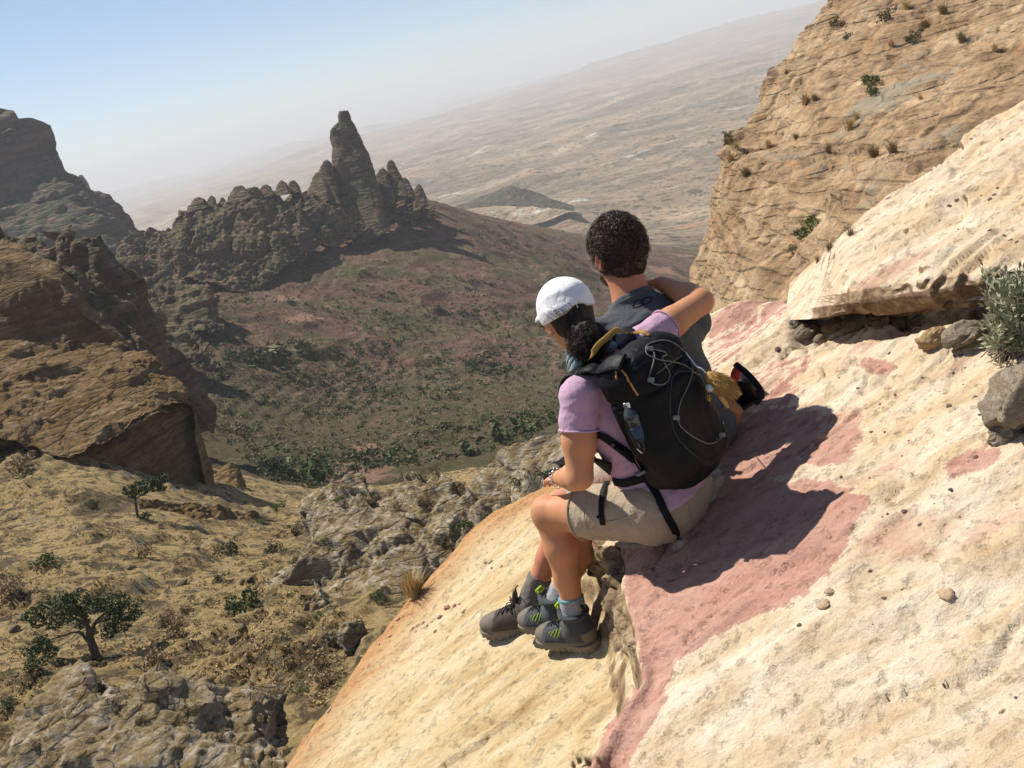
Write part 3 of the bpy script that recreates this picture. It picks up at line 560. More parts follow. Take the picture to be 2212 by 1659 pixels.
def slope_material():
    t = NT('sandstone_slope', 0.9, 0.2); co = t.coord(); flow = t.coord((1.0, 3.2, 1.0), (0, 0, rad(-38))); fl2 = t.coord((1.0, 2.6, 1.0), (0, 0, rad(12)))
    n1 = t.noise(co, 3.0, 6, 0.6); n2 = t.noise(co, 14.0, 8, 0.7); n3 = t.noise(co, 60.0, 8, 0.75); n4 = t.noise(co, 260.0, 4, 0.7)
    st = t.noise(flow, 2.6, 8, 0.62, 0.6); s2 = t.noise(fl2, 4.0, 8, 0.66, 0.5)
    # pale bed
    c = t.ramp(s2, [(0.28, (0.45, 0.325, 0.20)), (0.43, (0.61, 0.475, 0.315)), (0.55, (0.69, 0.57, 0.415)), (0.7, (0.75, 0.655, 0.515))])
    c = t.mix(t.maprange(t.noise(fl2, 1.3, 5, 0.6), 0.5, 0.68, 0, 0.65), c, (0.60, 0.40, 0.21))
    gl = t.math('MULTIPLY', t.maprange(t.noise(fl2, 2.4, 8, 0.72, 0.4), 0.53, 0.63), t.maprange(n3, 0.42, 0.58))
    c = t.mix(t.math('MULTIPLY', gl, 0.75), c, (0.38, 0.275, 0.165))
    pk = t.maprange(t.noise(fl2, 1.7, 6, 0.62, 0.5), 0.56, 0.68, 0, 0.6); c = t.mix(pk, c, (0.50, 0.27, 0.195))
    gr = t.maprange(t.noise(fl2, 2.3, 6, 0.62, 0.4), 0.62, 0.74, 0, 0.4); c = t.mix(gr, c, (0.50, 0.45, 0.36))
    # lower bed, yellow and streaked
    lo = t.ramp(st, [(0.3, (0.40, 0.26, 0.125)), (0.45, (0.54, 0.41, 0.225)), (0.58, (0.62, 0.50, 0.315)), (0.72, (0.66, 0.555, 0.39))])
    lo = t.mix(t.maprange(t.noise(flow, 5.0, 7, 0.7), 0.56, 0.66, 0, 0.55), lo, (0.36, 0.30, 0.20))
    c = t.mix(t.maprange(t.math('ADD', t.attr('low'), t.math('MULTIPLY', n2, 0.10)), 0.03, 0.09), c, lo)
    # ochre rim
    oc = t.maprange(t.math('ADD', t.attr('rim'), t.math('MULTIPLY', t.math('SUBTRACT', st, 0.5), 0.9)), -0.42, -0.08)
    oc = t.math('MULTIPLY', oc, t.attr('lowm')); c = t.mix(t.math('MULTIPLY', oc, 0.92), c, t.ramp(n2, [(0.3, (0.33, 0.15, 0.055)), (0.7, (0.52, 0.29, 0.12))]))
    # red bed with ragged edges and pale veins
    w = t.math('ADD', t.math('MULTIPLY', t.math('SUBTRACT', s2, 0.5), 0.75), t.math('ADD', t.math('MULTIPLY', t.math('SUBTRACT', n1, 0.5), 0.5), t.math('MULTIPLY', t.math('SUBTRACT', n2, 0.5), 0.45)))
    w = t.math('ADD', t.math('ADD', t.math('MULTIPLY', w, 0.8), 0.05), t.math('MULTIPLY', t.math('SUBTRACT', n3, 0.5), 0.35))
    rm = t.maprange(t.math('ADD', t.attr('red'), w), -0.03, 0.03)
    rc = t.ramp(s2, [(0.3, (0.38, 0.20, 0.15)), (0.5, (0.48, 0.27, 0.205)), (0.7, (0.55, 0.335, 0.26))])
    rc = t.mix(t.maprange(n3, 0.6, 0.75, 0, 0.4), rc, (0.50, 0.32, 0.24)); rc = t.mix(t.maprange(n1, 0.56, 0.7, 0, 0.5), rc, (0.47, 0.30, 0.245))
    vein = t.math('MULTIPLY', t.maprange(t.math('ABSOLUTE', t.math('SUBTRACT', t.noise(fl2, 2.1, 6, 0.6, 0.8), 0.5)), 0.045, 0.02), t.attr('vein'))
    rc = t.mix(vein, rc, (0.70, 0.54, 0.38))
    c = t.mix(rm, c, rc)
    rim2 = t.math('MULTIPLY', t.maprange(t.math('ABSOLUTE', t.math('ADD', t.attr('red'), w)), 0.09, 0.0), t.math('SUBTRACT', 1.0, rm))
    c = t.mix(t.math('MULTIPLY', rim2, 0.75), c, (0.74, 0.60, 0.42))
    ck = t.maprange(t.math('ABSOLUTE', t.math('SUBTRACT', t.noise(fl2, 1.9, 5, 0.55, 0.7), 0.5)), 0.001, 0.004)
    ck2 = t.maprange(t.math('ABSOLUTE', t.math('SUBTRACT', t.noise(co, 3.3, 4, 0.5, 0.5), 0.47)), 0.0006, 0.003)
    ckm = t.math('MAXIMUM', t.math('MULTIPLY', ck, ck2), t.maprange(n1, 0.40, 0.44))
    pass
    # steep broken faces
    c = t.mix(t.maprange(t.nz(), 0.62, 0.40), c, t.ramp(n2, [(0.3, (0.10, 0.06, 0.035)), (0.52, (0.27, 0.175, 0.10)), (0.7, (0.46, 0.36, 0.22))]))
    c = t.mix(0.35, c, t.ramp(n3, [(0.3, 0.32), (0.7, 0.72)]), 'OVERLAY'); c = t.mix(0.22, c, t.ramp(n4, [(0.3, 0.3), (0.7, 0.75)]), 'OVERLAY')
    h1 = t.math('ADD', t.math('MULTIPLY', s2, 0.6), t.math('MULTIPLY', n2, 0.4))
    nb = t.bump(n4, 0.5, 0.003, t.bump(n3, 0.8, 0.010, t.bump(h1, 0.6, 0.022)))
    nb = t.bump(t.maprange(t.noise(co, 24.0, 6, 0.7), 0.56, 0.68, 1, 0), 0.7, 0.010, nb)
    fl_ = t.noise(t.coord((1.0, 2.2, 1.0), (0, 0, rad(25))), 9.0, 5, 0.55, 1.2); nb = t.bump(t.ramp(fl_, [(0.0, 0.0), (0.42, 0.0), (0.43, 0.35), (0.5, 0.35), (0.51, 0.65), (0.58, 0.65), (0.59, 1.0), (1.0, 1.0)]), 0.6, 0.006, nb)
    nb = t.bump(ckm, 0.25, 0.006, nb)
    return t.done(c, nb)
M_slope = slope_material()
me = mesh('rock_slope', V, F, M_slope)
attr(me, 'red', red/100.0); attr(me, 'low', sdl); attr(me, 'lowm', sstep(0.0, 0.2, sdl)); attr(me, 'rim', sdo)
attr(me, 'vein', sstep(1000, 780, py_)*0.95)
slope = obj('rock_slope', me, kind='structure')
# ---- upper slab with its undercut lip
def Wc(s, h, tp=0.16): p = resample(np.array(pts(s)), 300); hh = h*(0.12+0.88*sstep(0.0, tp, np.linspace(0, 1, 300))); return W(p[:, 0], p[:, 1], onplane(p[:, 0], p[:, 1], hh))
ridge3 = Wc("1706,612 1735,585 1780,540 1830,490 1870,445 1960,380 2030,300 2080,262 2130,220 2212,165 2330,80 2480,-20", 0.20)
top2 = Wc("1702,640 1760,600 1830,565 1900,520 2000,470 2100,420 2212,350 2400,270 2600,180", 0.19)
top1 = Wc("1700,655 1730,648 1800,636 1860,630 1960,615 2060,600 2140,585 2212,560 2400,500 2630,430", 0.165)
lipT = Wc("1699,672 1730,668 1800,660 1860,652 1960,640 2060,624 2140,610 2212,585 2400,530 2650,455", 0.14)
lipB = Wc("1700,692 1745,690 1800,682 1860,676 1960,662 2060,648 2140,632 2212,607 2400,550 2650,475", 0.085)
und = lipB+np.array([0.09, 0.26, 0.0]); und[:, 2] += 0.09*PA-0.13
_u = np.linspace(0, 1, 300); _w = np.stack([_u*7, _u*0, _u*0], -1)
for c_, a_ in ((lipT, 0.05), (lipB, 0.085), (und, 0.03)):
    sh = a_*(0.9*fbm(_w, 1.3, 4, 0.55, 31)+0.6*fbm(_w, 0.5, 2, 0.5, 33)); sh = sh*sstep(0.02, 0.2, _u); c_[:, 1] += sh; c_[:, 2] += PB*sh
loft('rock_slab', None, 300, 200, M_slope, back=0.9, C3=np.stack([ridge3, top2, top1, lipT, lipB, und]),
     fb=[(1/1.1, 0.06, 3), (1/0.4, 0.022, 4), (1/0.12, 0.009, 4)], beds=[(np.array([0.9, 1.6, 1.2]), 6, 0.022), (np.array([2.5, 5.0, 3.0]), 5, 0.008)], var=lambda q: sstep(1700, 2000, toS(q)[0]))
slab = bpy.data.objects['rock_slab']
n_ = len(slab.data.vertices)
for k_, v_ in (('red', -9.0), ('low', -9.0), ('lowm', 0.0), ('rim', -9.0), ('vein', 0.0)): attr(slab.data, k_, np.full(n_, v_))
# second, thinner bed showing below the lip on the right
l1 = Wc("1930,672 2000,664 2060,655 2140,645 2212,632 2400,580 2650,510", 0.075); l2 = Wc("1925,682 2000,676 2060,668 2140,660 2212,650 2400,600 2650,530", 0.045)
l0 = l1+np.array([0.1, 0.3, 0.1*PA]); l3 = l2+np.array([0.1, 0.28, -0.03])
loft('rock_slab', None, 300, 50, M_slope, C3=np.stack([l0, l1, l2, l3]), fb=[(1/0.3, 0.02, 4), (1/0.08, 0.005, 3)])
sl2 = bpy.data.objects['rock_slab.001']; n_ = len(sl2.data.vertices)
for k_, v_ in (('red', -9.0), ('low', -9.0), ('lowm', 0.0), ('rim', -9.0), ('vein', 0.0)): attr(sl2.data, k_, np.full(n_, v_))

# broken face of the ledge below the seat
_lx = resample(np.array(pts("1385,1440 1380,1400 1372,1340 1356,1270 1342,1205 1318,1178 1285,1150 1262,1118 1252,1070")), 160)
def _lw(h, dx, dy): P_ = W(_lx[:, 0], _lx[:, 1], onplane(_lx[:, 0], _lx[:, 1], 0.0)); return P_+np.array([dx, dy, PA*dx+PB*dy+h])
_fade = sstep(0.0, 0.22, np.linspace(0, 1, 160))[:, None]
_c = [_lw(-0.03, 0.03, 0.0), _lw(-0.008, -0.012, 0), _lw(-0.035, -0.03, 0), _lw(-0.10, -0.03, 0), _lw(-0.19, -0.055, 0), _lw(-0.30, -0.085, -0.01), _lw(-0.40, -0.10, -0.01)]
_c = [_c[0]+(x-_c[0])*(0.02+0.98*_fade)-np.array([0, 0, 0.02])*(1-_fade) for x in _c]
def ledge_material():
    t = NT('broken_ledge_rock', 0.95, 0.1); co = t.coord(); n = t.noise(co, 9, 7, 0.65); f = t.noise(co, 45, 7, 0.75); b_ = t.noise(t.coord((1, 1, 3)), 16, 6, 0.7)
    c = t.ramp(n, [(0.3, (0.13, 0.085, 0.055)), (0.45, (0.31, 0.22, 0.13)), (0.58, (0.50, 0.385, 0.24)), (0.72, (0.36, 0.21, 0.15))]); c = t.mix(t.maprange(b_, 0.52, 0.64), c, (0.085, 0.058, 0.038))
    c = t.mix(0.4, c, t.ramp(f, [(0.3, 0.3), (0.7, 0.75)]), 'OVERLAY'); return t.done(c, t.bump(f, 0.8, 0.012, t.bump(b_, 0.8, 0.03)))
M_ledge = ledge_material()
loft('rock_ledge', None, 160, 90, M_ledge, C3=np.stack(_c), fb=[(6.0, 0.016, 4), (20.0, 0.006, 3)], block=[(7.0, 0.045), (np.array([16., 16., 26.]), 0.018)], strata=[(9.0, 0.014)], var=lambda q: sstep(1445, 1390, toS(q)[1]))
# ================================================================== SIGNED-DISTANCE MODELLING (people, bags)
G = 1.08
def Jp(px, py, d): return W(px, py, d*G)
def unit(v): v = np.asarray(v, float); return v/np.linalg.norm(v)
class SDF:
    def __init__(s, vox=0.006): s.pr = []; s.vox = vox; s.cuts = []; s.post = []
    def cone(s, a, b, ra, rb, k=0.02, op='u'): s.pr.append(('c', np.asarray(a, float), np.asarray(b, float), ra, rb, k, op)); return s
    def fcone(s, a, b, ra, rb, k=0.02): s.pr.append(('f', np.asarray(a, float), np.asarray(b, float), ra, rb, k, 'u')); return s
    def ell(s, c, r, M=None, k=0.02, op='u'):
        s.pr.append(('e', np.asarray(c, float), np.asarray(r, float), np.eye(3) if M is None else np.asarray(M), 0, k, op)); return s
    def box(s, c, h, M=None, rr=0.02, k=0.02, op='u'):
        s.pr.append(('b', np.asarray(c, float), np.asarray(h, float), np.eye(3) if M is None else np.asarray(M), rr, k, op)); return s
    def cut(s, p, n): s.cuts.append((np.asarray(p, float), unit(n))); return s       # keep the side the normal points away from
    def chain(s, P, R, k=0.02):
        for i in range(len(P)-1): s.cone(P[i], P[i+1], R[i], R[i+1], k)
        return s
    def bounds(s, q):
        if q[0] in 'cf':
            r = max(q[3], q[4]); return np.minimum(q[1], q[2])-r, np.maximum(q[1], q[2])+r
        r = np.abs(q[3]).T@np.asarray(q[2])+(0.0); return q[1]-r-0.01, q[1]+r+0.01
    def ev(s, q, X):
        if q[0] in 'cf':
            a, b, ra, rb = q[1:5]; ab = b-a; L2 = ab@ab; h0 = ((X-a)@ab)/L2
            h = np.clip(h0, 0, 1); d = np.linalg.norm(X-a-h[..., None]*ab, axis=-1)-(ra+(rb-ra)*h)
            return d if q[0] == 'c' else np.maximum(d, (h0-1)*math.sqrt(L2))
        l = (X-q[1])@q[3].T                      # rows of M are the local axes
        if q[0] == 'e':
            k0 = np.linalg.norm(l/q[2], axis=-1); k1 = np.linalg.norm(l/(q[2]**2), axis=-1)+1e-9; return k0*(k0-1)/k1
        w = np.abs(l)-(q[2]-q[4]); return np.linalg.norm(np.maximum(w, 0), axis=-1)+np.minimum(w.max(-1), 0)-q[4]
    def grid(s):
        lo = np.full(3, 1e9); hi = -lo
        for q in s.pr:
            if q[-1] != 'u': continue
            a, b = s.bounds(q); lo = np.minimum(lo, a); hi = np.maximum(hi, b)
        lo -= 5*s.vox; hi += 5*s.vox; n = np.ceil((hi-lo)/s.vox).astype(int)+1
        D = np.full(n, 1.0, np.float32); ax = [lo[i]+s.vox*np.arange(n[i]) for i in range(3)]
        for q in s.pr:
            k = q[5]; a, b = s.bounds(q); m = k+6*s.vox
            i0 = np.maximum(0, np.floor((a-m-lo)/s.vox).astype(int)); i1 = np.minimum(n, np.ceil((b+m-lo)/s.vox).astype(int)+1)
            if (i1 <= i0).any(): continue
            X = np.stack(np.meshgrid(*[ax[i][i0[i]:i1[i]] for i in range(3)], indexing='ij'), -1)
            v = s.ev(q, X).astype(np.float32); sl = tuple(slice(i0[i], i1[i]) for i in range(3)); d = D[sl]
            if q[-1] == 'u':
                h = np.maximum(k-np.abs(d-v), 0)/k; D[sl] = np.minimum(d, v)-h*h*k*0.25
            else:
                v = -v; h = np.maximum(k-np.abs(d-v), 0)/k; D[sl] = np.maximum(d, v)+h*h*k*0.25
        X = None
        if s.cuts or s.post:
            X = np.stack(np.meshgrid(*ax, indexing='ij'), -1)
            near = np.abs(D) < 0.06
            for f in s.post: D[near] += f(X[near]).astype(np.float32)
            for p, nn in s.cuts: D = np.maximum(D, ((X-p)@nn).astype(np.float32))
        return D, lo
    def mesh(s, name, mat, smooth=2):
        D, lo = s.grid(); V, F = nets(D, lo, s.vox)
        if smooth: V = relax(V, F, smooth)
        return mesh(name, V, F, mat)
def nets(D, lo, vox):
    n = np.array(D.shape); S = D < 0
    c = np.zeros(n-1, np.int8)
    off = [(i, j, k) for i in (0, 1) for j in (0, 1) for k in (0, 1)]
    for o in off: c += S[o[0]:n[0]-1+o[0], o[1]:n[1]-1+o[1], o[2]:n[2]-1+o[2]]
    act = np.argwhere((c > 0) & (c < 8)); idx = -np.ones(n-1, np.int64); idx[tuple(act.T)] = np.arange(len(act))
    acc = np.zeros((len(act), 3)); cnt = np.zeros(len(act))
    for a in off:
        for ax in range(3):
            if a[ax]: continue
            b = list(a); b[ax] = 1
            pa = act+a; pb = act+b; da = D[tuple(pa.T)]; db = D[tuple(pb.T)]; m = (da < 0) != (db < 0)
            t = np.where(m, da/np.where(m, da-db, 1), 0); acc += np.where(m[:, None], pa+t[:, None]*(pb-pa), 0); cnt += m
    V = lo+vox*acc/np.maximum(cnt, 1)[:, None]; Fs = []
    for ax in range(3):
        o1, o2 = (ax+1) % 3, (ax+2) % 3
        sl0 = [slice(1, n[i]-1) for i in range(3)]; sl1 = list(sl0); sl0[ax] = slice(0, n[ax]-1); sl1[ax] = slice(1, n[ax])
        A = S[tuple(sl0)]; B = S[tuple(sl1)]; e = np.argwhere(A != B); base = e+1; base[:, ax] -= 1
        d1 = np.zeros(3, int); d1[o1] = 1; d2 = np.zeros(3, int); d2[o2] = 1
        q = np.stack([idx[tuple((base-d1-d2).T)], idx[tuple((base-d2).T)], idx[tuple(base.T)], idx[tuple((base-d1).T)]], -1)
        fl = A[tuple(e.T)]; q[~fl] = q[~fl][:, ::-1]; Fs.append(q)
    F = np.concatenate(Fs); F = F[(F >= 0).all(1)]
    return V, F
def relax(V, F, it):
    e = np.concatenate([F[:, [0, 1]], F[:, [1, 2]], F[:, [2, 3]], F[:, [3, 0]]]); e = np.concatenate([e, e[:, ::-1]])
    deg = np.bincount(e[:, 0], minlength=len(V))[:, None]
    for _ in range(it):
        s = np.stack([np.bincount(e[:, 0], weights=V[e[:, 1], k], minlength=len(V)) for k in range(3)], -1); V = 0.5*V+0.5*s/np.maximum(deg, 1)
    return V
def frame(P, up=(0, 0, 1)):
    """parallel frames along a polyline"""
    P = np.asarray(P, float); T = np.gradient(P, axis=0); T /= np.linalg.norm(T, axis=1, keepdims=True)+1e-12
    n = np.cross(T[0], up); n = np.cross(T[0], (1, 0, 0)) if np.linalg.norm(n) < 1e-3 else n; n = unit(n); N = [n]
    for i in range(1, len(P)):
        n = N[-1]-T[i]*(N[-1]@T[i]); N.append(unit(n) if np.linalg.norm(n) > 1e-9 else N[-1])
    N = np.array(N); return T, N, np.cross(T, N)
def smoothline(P, n):
    """Catmull-Rom through points"""
    P = np.asarray(P, float); m = len(P); Q = np.vstack([2*P[0]-P[1], P, 2*P[-1]-P[-2]]); t = np.linspace(0, m-1, n); i = np.minimum(t.astype(int), m-2); f = (t-i)[:, None]
    a, b, c, d = Q[i], Q[i+1], Q[i+2], Q[i+3]
    return 0.5*(2*b+(c-a)*f+(2*a-5*b+4*c-d)*f*f+(3*b-a-3*c+d)*f**3)
def tubeVF(P, r, ns=8, flat=1.0, N0=None):
    T, N, B = frame(P); r = np.broadcast_to(np.asarray(r, float), (len(P),))
    if N0 is not None:
        N = N0-T*(N0*T).sum(-1, keepdims=True); N /= np.linalg.norm(N, axis=1, keepdims=True)+1e-12; B = np.cross(T, N)
    a = np.linspace(0, 2*np.pi, ns, endpoint=False)
    V = np.asarray(P)[:, None]+r[:, None, None]*(flat*np.cos(a)[None, :, None]*N[:, None]+np.sin(a)[None, :, None]*B[:, None])
    V = np.concatenate([V.reshape(-1, 3), [P[0], P[-1]]]); n = len(P); F = gridF(n, ns, True)[:, ::-1].tolist()
    F += [[n*ns, i, (i+1) % ns] for i in range(ns)]+[[n*ns+1, (n-1)*ns+(i+1) % ns, (n-1)*ns+i] for i in range(ns)]
    return V, F
def tube(name, P, r, mat, parent=None, ns=8, flat=1.0, N0=None, n=None, **kw):
    P = np.asarray(P, float); P = smoothline(P, n) if n else P
    if N0 is not None and len(np.shape(N0)) == 2 and len(N0) != len(P): N0 = np.stack([np.interp(np.linspace(0, 1, len(P)), np.linspace(0, 1, len(N0)), np.asarray(N0)[:, k]) for k in range(3)], -1)
    V, F = tubeVF(P, r, ns, flat, N0); return obj(name, mesh(name, V, F, mat), parent, **kw)
class Multi:
    def __init__(s): s.V = []; s.F = []; s.n = 0
    def add(s, V, F): s.V.append(np.asarray(V)); s.F += [[i+s.n for i in f] for f in F]; s.n += len(V)
    def obj(s, name, mat, parent=None, **kw): return obj(name, mesh(name, np.vstack(s.V), s.F, mat), parent, **kw)
def empty(name, loc, label, cat, group=None):
    o = coll(bpy.data.objects.new(name, None)); o.location = loc; o.empty_display_size = 0.1
    o['label'] = label; o['category'] = cat
    if group: o['group'] = group
    bpy.context.view_layer.update(); return o
def under(o, parent):
    """parent without moving"""
    o.parent = parent; o.matrix_parent_inverse = parent.matrix_world.inverted(); return o
def curls(name, mat, n, center, radii, M, length, rad_c, width, rs, segs=7, shell=(0.75, 1.02), keep=None, pull=(0, 0, 0)):
    """many little curling locks over an ellipsoid"""
    u = rs.normal(size=(n, 3)); u /= np.linalg.norm(u, axis=1, keepdims=True); sh = rs.uniform(*shell, size=(n, 1))
    p = center+((u*radii*sh)@M); nor = (u/radii)@M; nor /= np.linalg.norm(nor, axis=1, keepdims=True)
    if keep is not None: k = keep(p, nor); p, nor = p[k], nor[k]; n = len(p)
    t = rs.normal(size=(n, 3)); t -= nor*(t*nor).sum(1, keepdims=True); t /= np.linalg.norm(t, axis=1, keepdims=True); b = np.cross(nor, t)
    s = np.linspace(0, 1, segs); ph = rs.uniform(0, 6.28, n); turns = rs.uniform(0.5, 1.3, n); rc = rad_c*rs.uniform(0.6, 1.4, n); ln = length*rs.uniform(0.6, 1.4, n)
    ang = ph[:, None]+turns[:, None]*s[None]*6.28
    C = p[:, None]+nor[:, None]*(s[None, :, None]*ln[:, None, None]*0.5)+t[:, None]*((np.cos(ang)*rc[:, None])[..., None])+b[:, None]*((np.sin(ang)*rc[:, None])[..., None])+np.asarray(pull)*(s**1.5)[None, :, None]
    wv = nor[:, None]*0.5+t[:, None]*rs.normal(size=(n, 1, 1))+b[:, None]*rs.normal(size=(n, 1, 1)); wv /= np.linalg.norm(wv, axis=-1, keepdims=True)
    w = width*(1-0.75*s)[None, :, None]
    V = np.stack([C-wv*w, C+wv*w], 2).reshape(-1, 3)
    q = np.arange(segs-1); f0 = np.stack([2*q, 2*q+1, 2*q+3, 2*q+2], -1); F = (f0[None]+(np.arange(n)*2*segs)[:, None, None]).reshape(-1, 4)
    return mesh(name, V, F, mat)
# ---- materials
def cloth(name, col, weave=900.0, wr=0.25, rough=0.9, var=0.12, mel=0.0, wscale=22.0, sheen=0.12):
    t = NT(name, rough, 0.15); co = t.coord(); n = t.noise(co, 14, 5, 0.6); f = t.noise(co, weave*0.35, 3, 0.7)
    c = t.mix(n, tuple(x*(1-var) for x in col), tuple(x*(1+var) for x in col))
    if mel: c = t.mix(mel, c, t.ramp(f, [(0.35, 0.2), (0.65, 0.85)]), 'OVERLAY')
    t.b.inputs['Sheen Weight'].default_value = sheen
    cr_ = t.noise(t.coord((1, 1, 0.5)), wscale, 5, 0.55, 0.9)
    return t.done(c, t.bump(f, 0.25, 0.001, t.bump(cr_, wr, 0.02)))
def skin(name, col):
    t = NT(name, 0.58, 0.28); co = t.coord(); n = t.noise(co, 18, 5, 0.6); f = t.noise(co, 300, 4, 0.6)
    c = t.mix(n, tuple(x*0.82 for x in col), tuple(min(1, x*1.14) for x in col)); c = t.mix(t.maprange(t.noise(co, 7, 4, 0.6), 0.52, 0.68, 0, 0.5), c, (col[0]*1.05, col[1]*0.82, col[2]*0.8)); c = t.mix(t.maprange(f, 0.6, 0.75, 0, 0.25), c, tuple(x*0.7 for x in col))
    t.b.inputs['Subsurface Weight'].default_value = 0.12; t.b.inputs['Subsurface Radius'].default_value = (0.012, 0.004, 0.002); t.b.inputs['Subsurface Scale'].default_value = 1.0
    return t.done(c, t.bump(f, 0.12, 0.001))
def hairm(name, col, rough=0.62):
    t = NT(name, rough, 0.25); co = t.coord(); n = t.noise(co, 60, 4); return t.done(t.mix(n, tuple(x*0.5 for x in col), tuple(x*1.7 for x in col)))
M_skinw = skin('skin_tan', (0.54, 0.255, 0.130)); M_skinm = skin('skin_ruddy', (0.50, 0.205, 0.115))
M_lilac = cloth('lilac_jersey', (0.50, 0.315, 0.43), wr=0.35); M_khaki = cloth('khaki_cotton', (0.36, 0.29, 0.205), wr=0.4, wscale=30)
M_charc = cloth('charcoal_melange', (0.072, 0.080, 0.088), wr=0.3, mel=0.5); M_white = cloth('white_cap_cotton', (0.80, 0.79, 0.80), wr=0.3, var=0.03, wscale=40)
M_black = cloth('black_nylon', (0.0065, 0.0065, 0.0078), wr=0.4, rough=0.55, wscale=18, sheen=0.0); M_web = cloth('black_webbing', (0.010, 0.010, 0.012), wr=0.0, rough=0.7, sheen=0.0)
M_hairm = hairm('dark_brown_hair', (0.055, 0.036, 0.024), 0.5); M_hairw = hairm('dark_hair', (0.028, 0.017, 0.012))
M_sockg = cloth('grey_wool', (0.15, 0.135, 0.12), wr=0.3, mel=0.4); M_sockl = cloth('light_grey_wool', (0.28, 0.285, 0.31), wr=0.3, mel=0.4)
M_teal = plain_mat('teal_trim', (0.06, 0.30, 0.38), 0.8); M_lime = plain_mat('lime_trim', (0.30, 0.46, 0.03), 0.6)
M_booth = cloth('boot_mesh', (0.055, 0.062, 0.068), wr=0.2, mel=0.4); M_rand = plain_mat('boot_toe_rubber', (0.15, 0.125, 0.10), 0.7, bump=0.3, scale=60)
M_sole = plain_mat('sole_rubber', (0.19, 0.16, 0.13), 0.8, bump=0.4, scale=50); M_shoeb = cloth('brown_suede', (0.075, 0.058, 0.047), wr=0.2, mel=0.3)
M_lace = plain_mat('lace_cord', (0.02, 0.022, 0.02), 0.8); M_cord = plain_mat('grey_elastic_cord', (0.16, 0.15, 0.135), 0.6); M_metal = plain_mat('polished_metal', (0.75, 0.75, 0.77), 0.25, metal=1.0)
M_grey = M_grey; M_plas = plain_mat('grey_plastic', (0.17, 0.18, 0.185), 0.5); M_gold = plain_mat('mustard_webbing', (0.32, 0.17, 0.035), 0.8, bump=0.3)
# ================================================================== THE TWO PEOPLE
def hit(objs, px, py, off=0.0):
    d = W(px, py, 1.0); L = np.linalg.norm(d); d = Vector(d/L); best = None
    for o in objs:
        mi = o.matrix_world.inverted(); ok, loc, nor, _ = o.ray_cast(mi@Vector((0, 0, 0)), mi.to_3x3()@d)
        if ok:
            p = o.matrix_world@loc
            if best is None or p.length < best[0].length: best = (p, (o.matrix_world.to_3x3()@nor).normalized())
    if best is None: return None, None
    return np.array(best[0])+off*np.array(best[1]), np.array(best[1])
def hits(objs, s, off=0.0):
    P, N = [], []
    for px, py in pts(s):
        p, n = hit(objs, px, py, off)
        if p is None: continue
        P.append(p); N.append(n)
    return np.array(P), np.array(N)
def axes(l, u):
    u = unit(u); l = unit(np.asarray(l)-u*(np.asarray(l)@u)); return np.stack([l, np.cross(u, l), u])
def hand(s, wr, dr, back, side=1, curl=0.5, sc=1.0):
    """palm and five bent fingers; dr: along the hand, back: out of its back"""
    dr = unit(dr); back = unit(np.asarray(back)-dr*(np.asarray(back)@dr)); lat = np.cross(dr, back)*side
    M = np.stack([lat, dr, back]); s.ell(wr+dr*0.045*sc, np.array([0.040, 0.052, 0.016])*sc, M, 0.012)
    for i, (o, L) in enumerate(((-0.028, 0.062), (-0.009, 0.078), (0.010, 0.084), (0.029, 0.075))):
        p = wr+dr*0.082*sc+lat*o*sc; d = dr; P = [wr+dr*0.05*sc+lat*o*0.8*sc, p]
        for j, f in enumerate((0.45, 0.32, 0.23)):
            a = curl*(0.35+0.4*j); d = unit(d*math.cos(a)-back*math.sin(a)); p = p+d*L*f*sc; P.append(p)
        s.chain(P, np.array([0.009, 0.0088, 0.0082, 0.0075, 0.0065])*sc, 0.004)
    p0 = wr+dr*0.02*sc+lat*0.028*sc; d1 = unit(dr*0.6+lat*0.7-back*0.3); d2 = unit(dr*0.85+lat*0.35-back*0.4)
    s.chain([p0, p0+d1*0.04*sc, p0+d1*0.04*sc+d2*0.03*sc, p0+d1*0.04*sc+d2*0.055*sc], np.array([0.013, 0.011, 0.0095, 0.008])*sc, 0.006)
def head_sdf(s, c, M, sc=1.0, neck=None, rn=0.055):
    l, f, u = M; k = sc
    s.ell(c+u*0.022*k-f*0.008*k, np.array([0.076, 0.096, 0.092])*k, M, 0.02); s.ell(c-u*0.045*k+f*0.028*k, np.array([0.058, 0.062, 0.072])*k, M, 0.03)
    s.ell(c-u*0.10*k+f*0.055*k, np.array([0.026, 0.026, 0.022])*k, M, 0.025)
    s.cone(c+f*0.088*k+u*0.01*k, c+f*0.106*k-u*0.028*k, 0.008*k, 0.014*k, 0.012)                 # nose
    s.ell(c+f*0.083*k-u*0.064*k, np.array([0.024, 0.012, 0.009])*k, M, 0.006)                    # mouth
    for sd in (-1, 1):
        s.ell(c+f*0.074*k+l*sd*0.032*k+u*0.022*k, np.array([0.026, 0.014, 0.010])*k, M, 0.012)   # brow
        s.ell(c+f*0.080*k+l*sd*0.031*k+u*0.002*k, np.array([0.013, 0.010, 0.010])*k, M, 0.004)   # eye
        e = c+l*sd*0.080*k-u*0.012*k-f*0.006*k; Me = np.stack([unit(l*sd+f*-0.45), unit(f+l*sd*0.45), u])
        s.ell(e, np.array([0.009, 0.019, 0.032])*k, Me, 0.008); s.ell(e+Me[0]*0.007*k+Me[1]*0.002, np.array([0.006, 0.010, 0.019])*k, Me, 0.004, 'd')
    if neck is not None: s.cone(neck, c-u*0.04*k-f*0.012*k, rn*1.08, rn*0.98, 0.03)

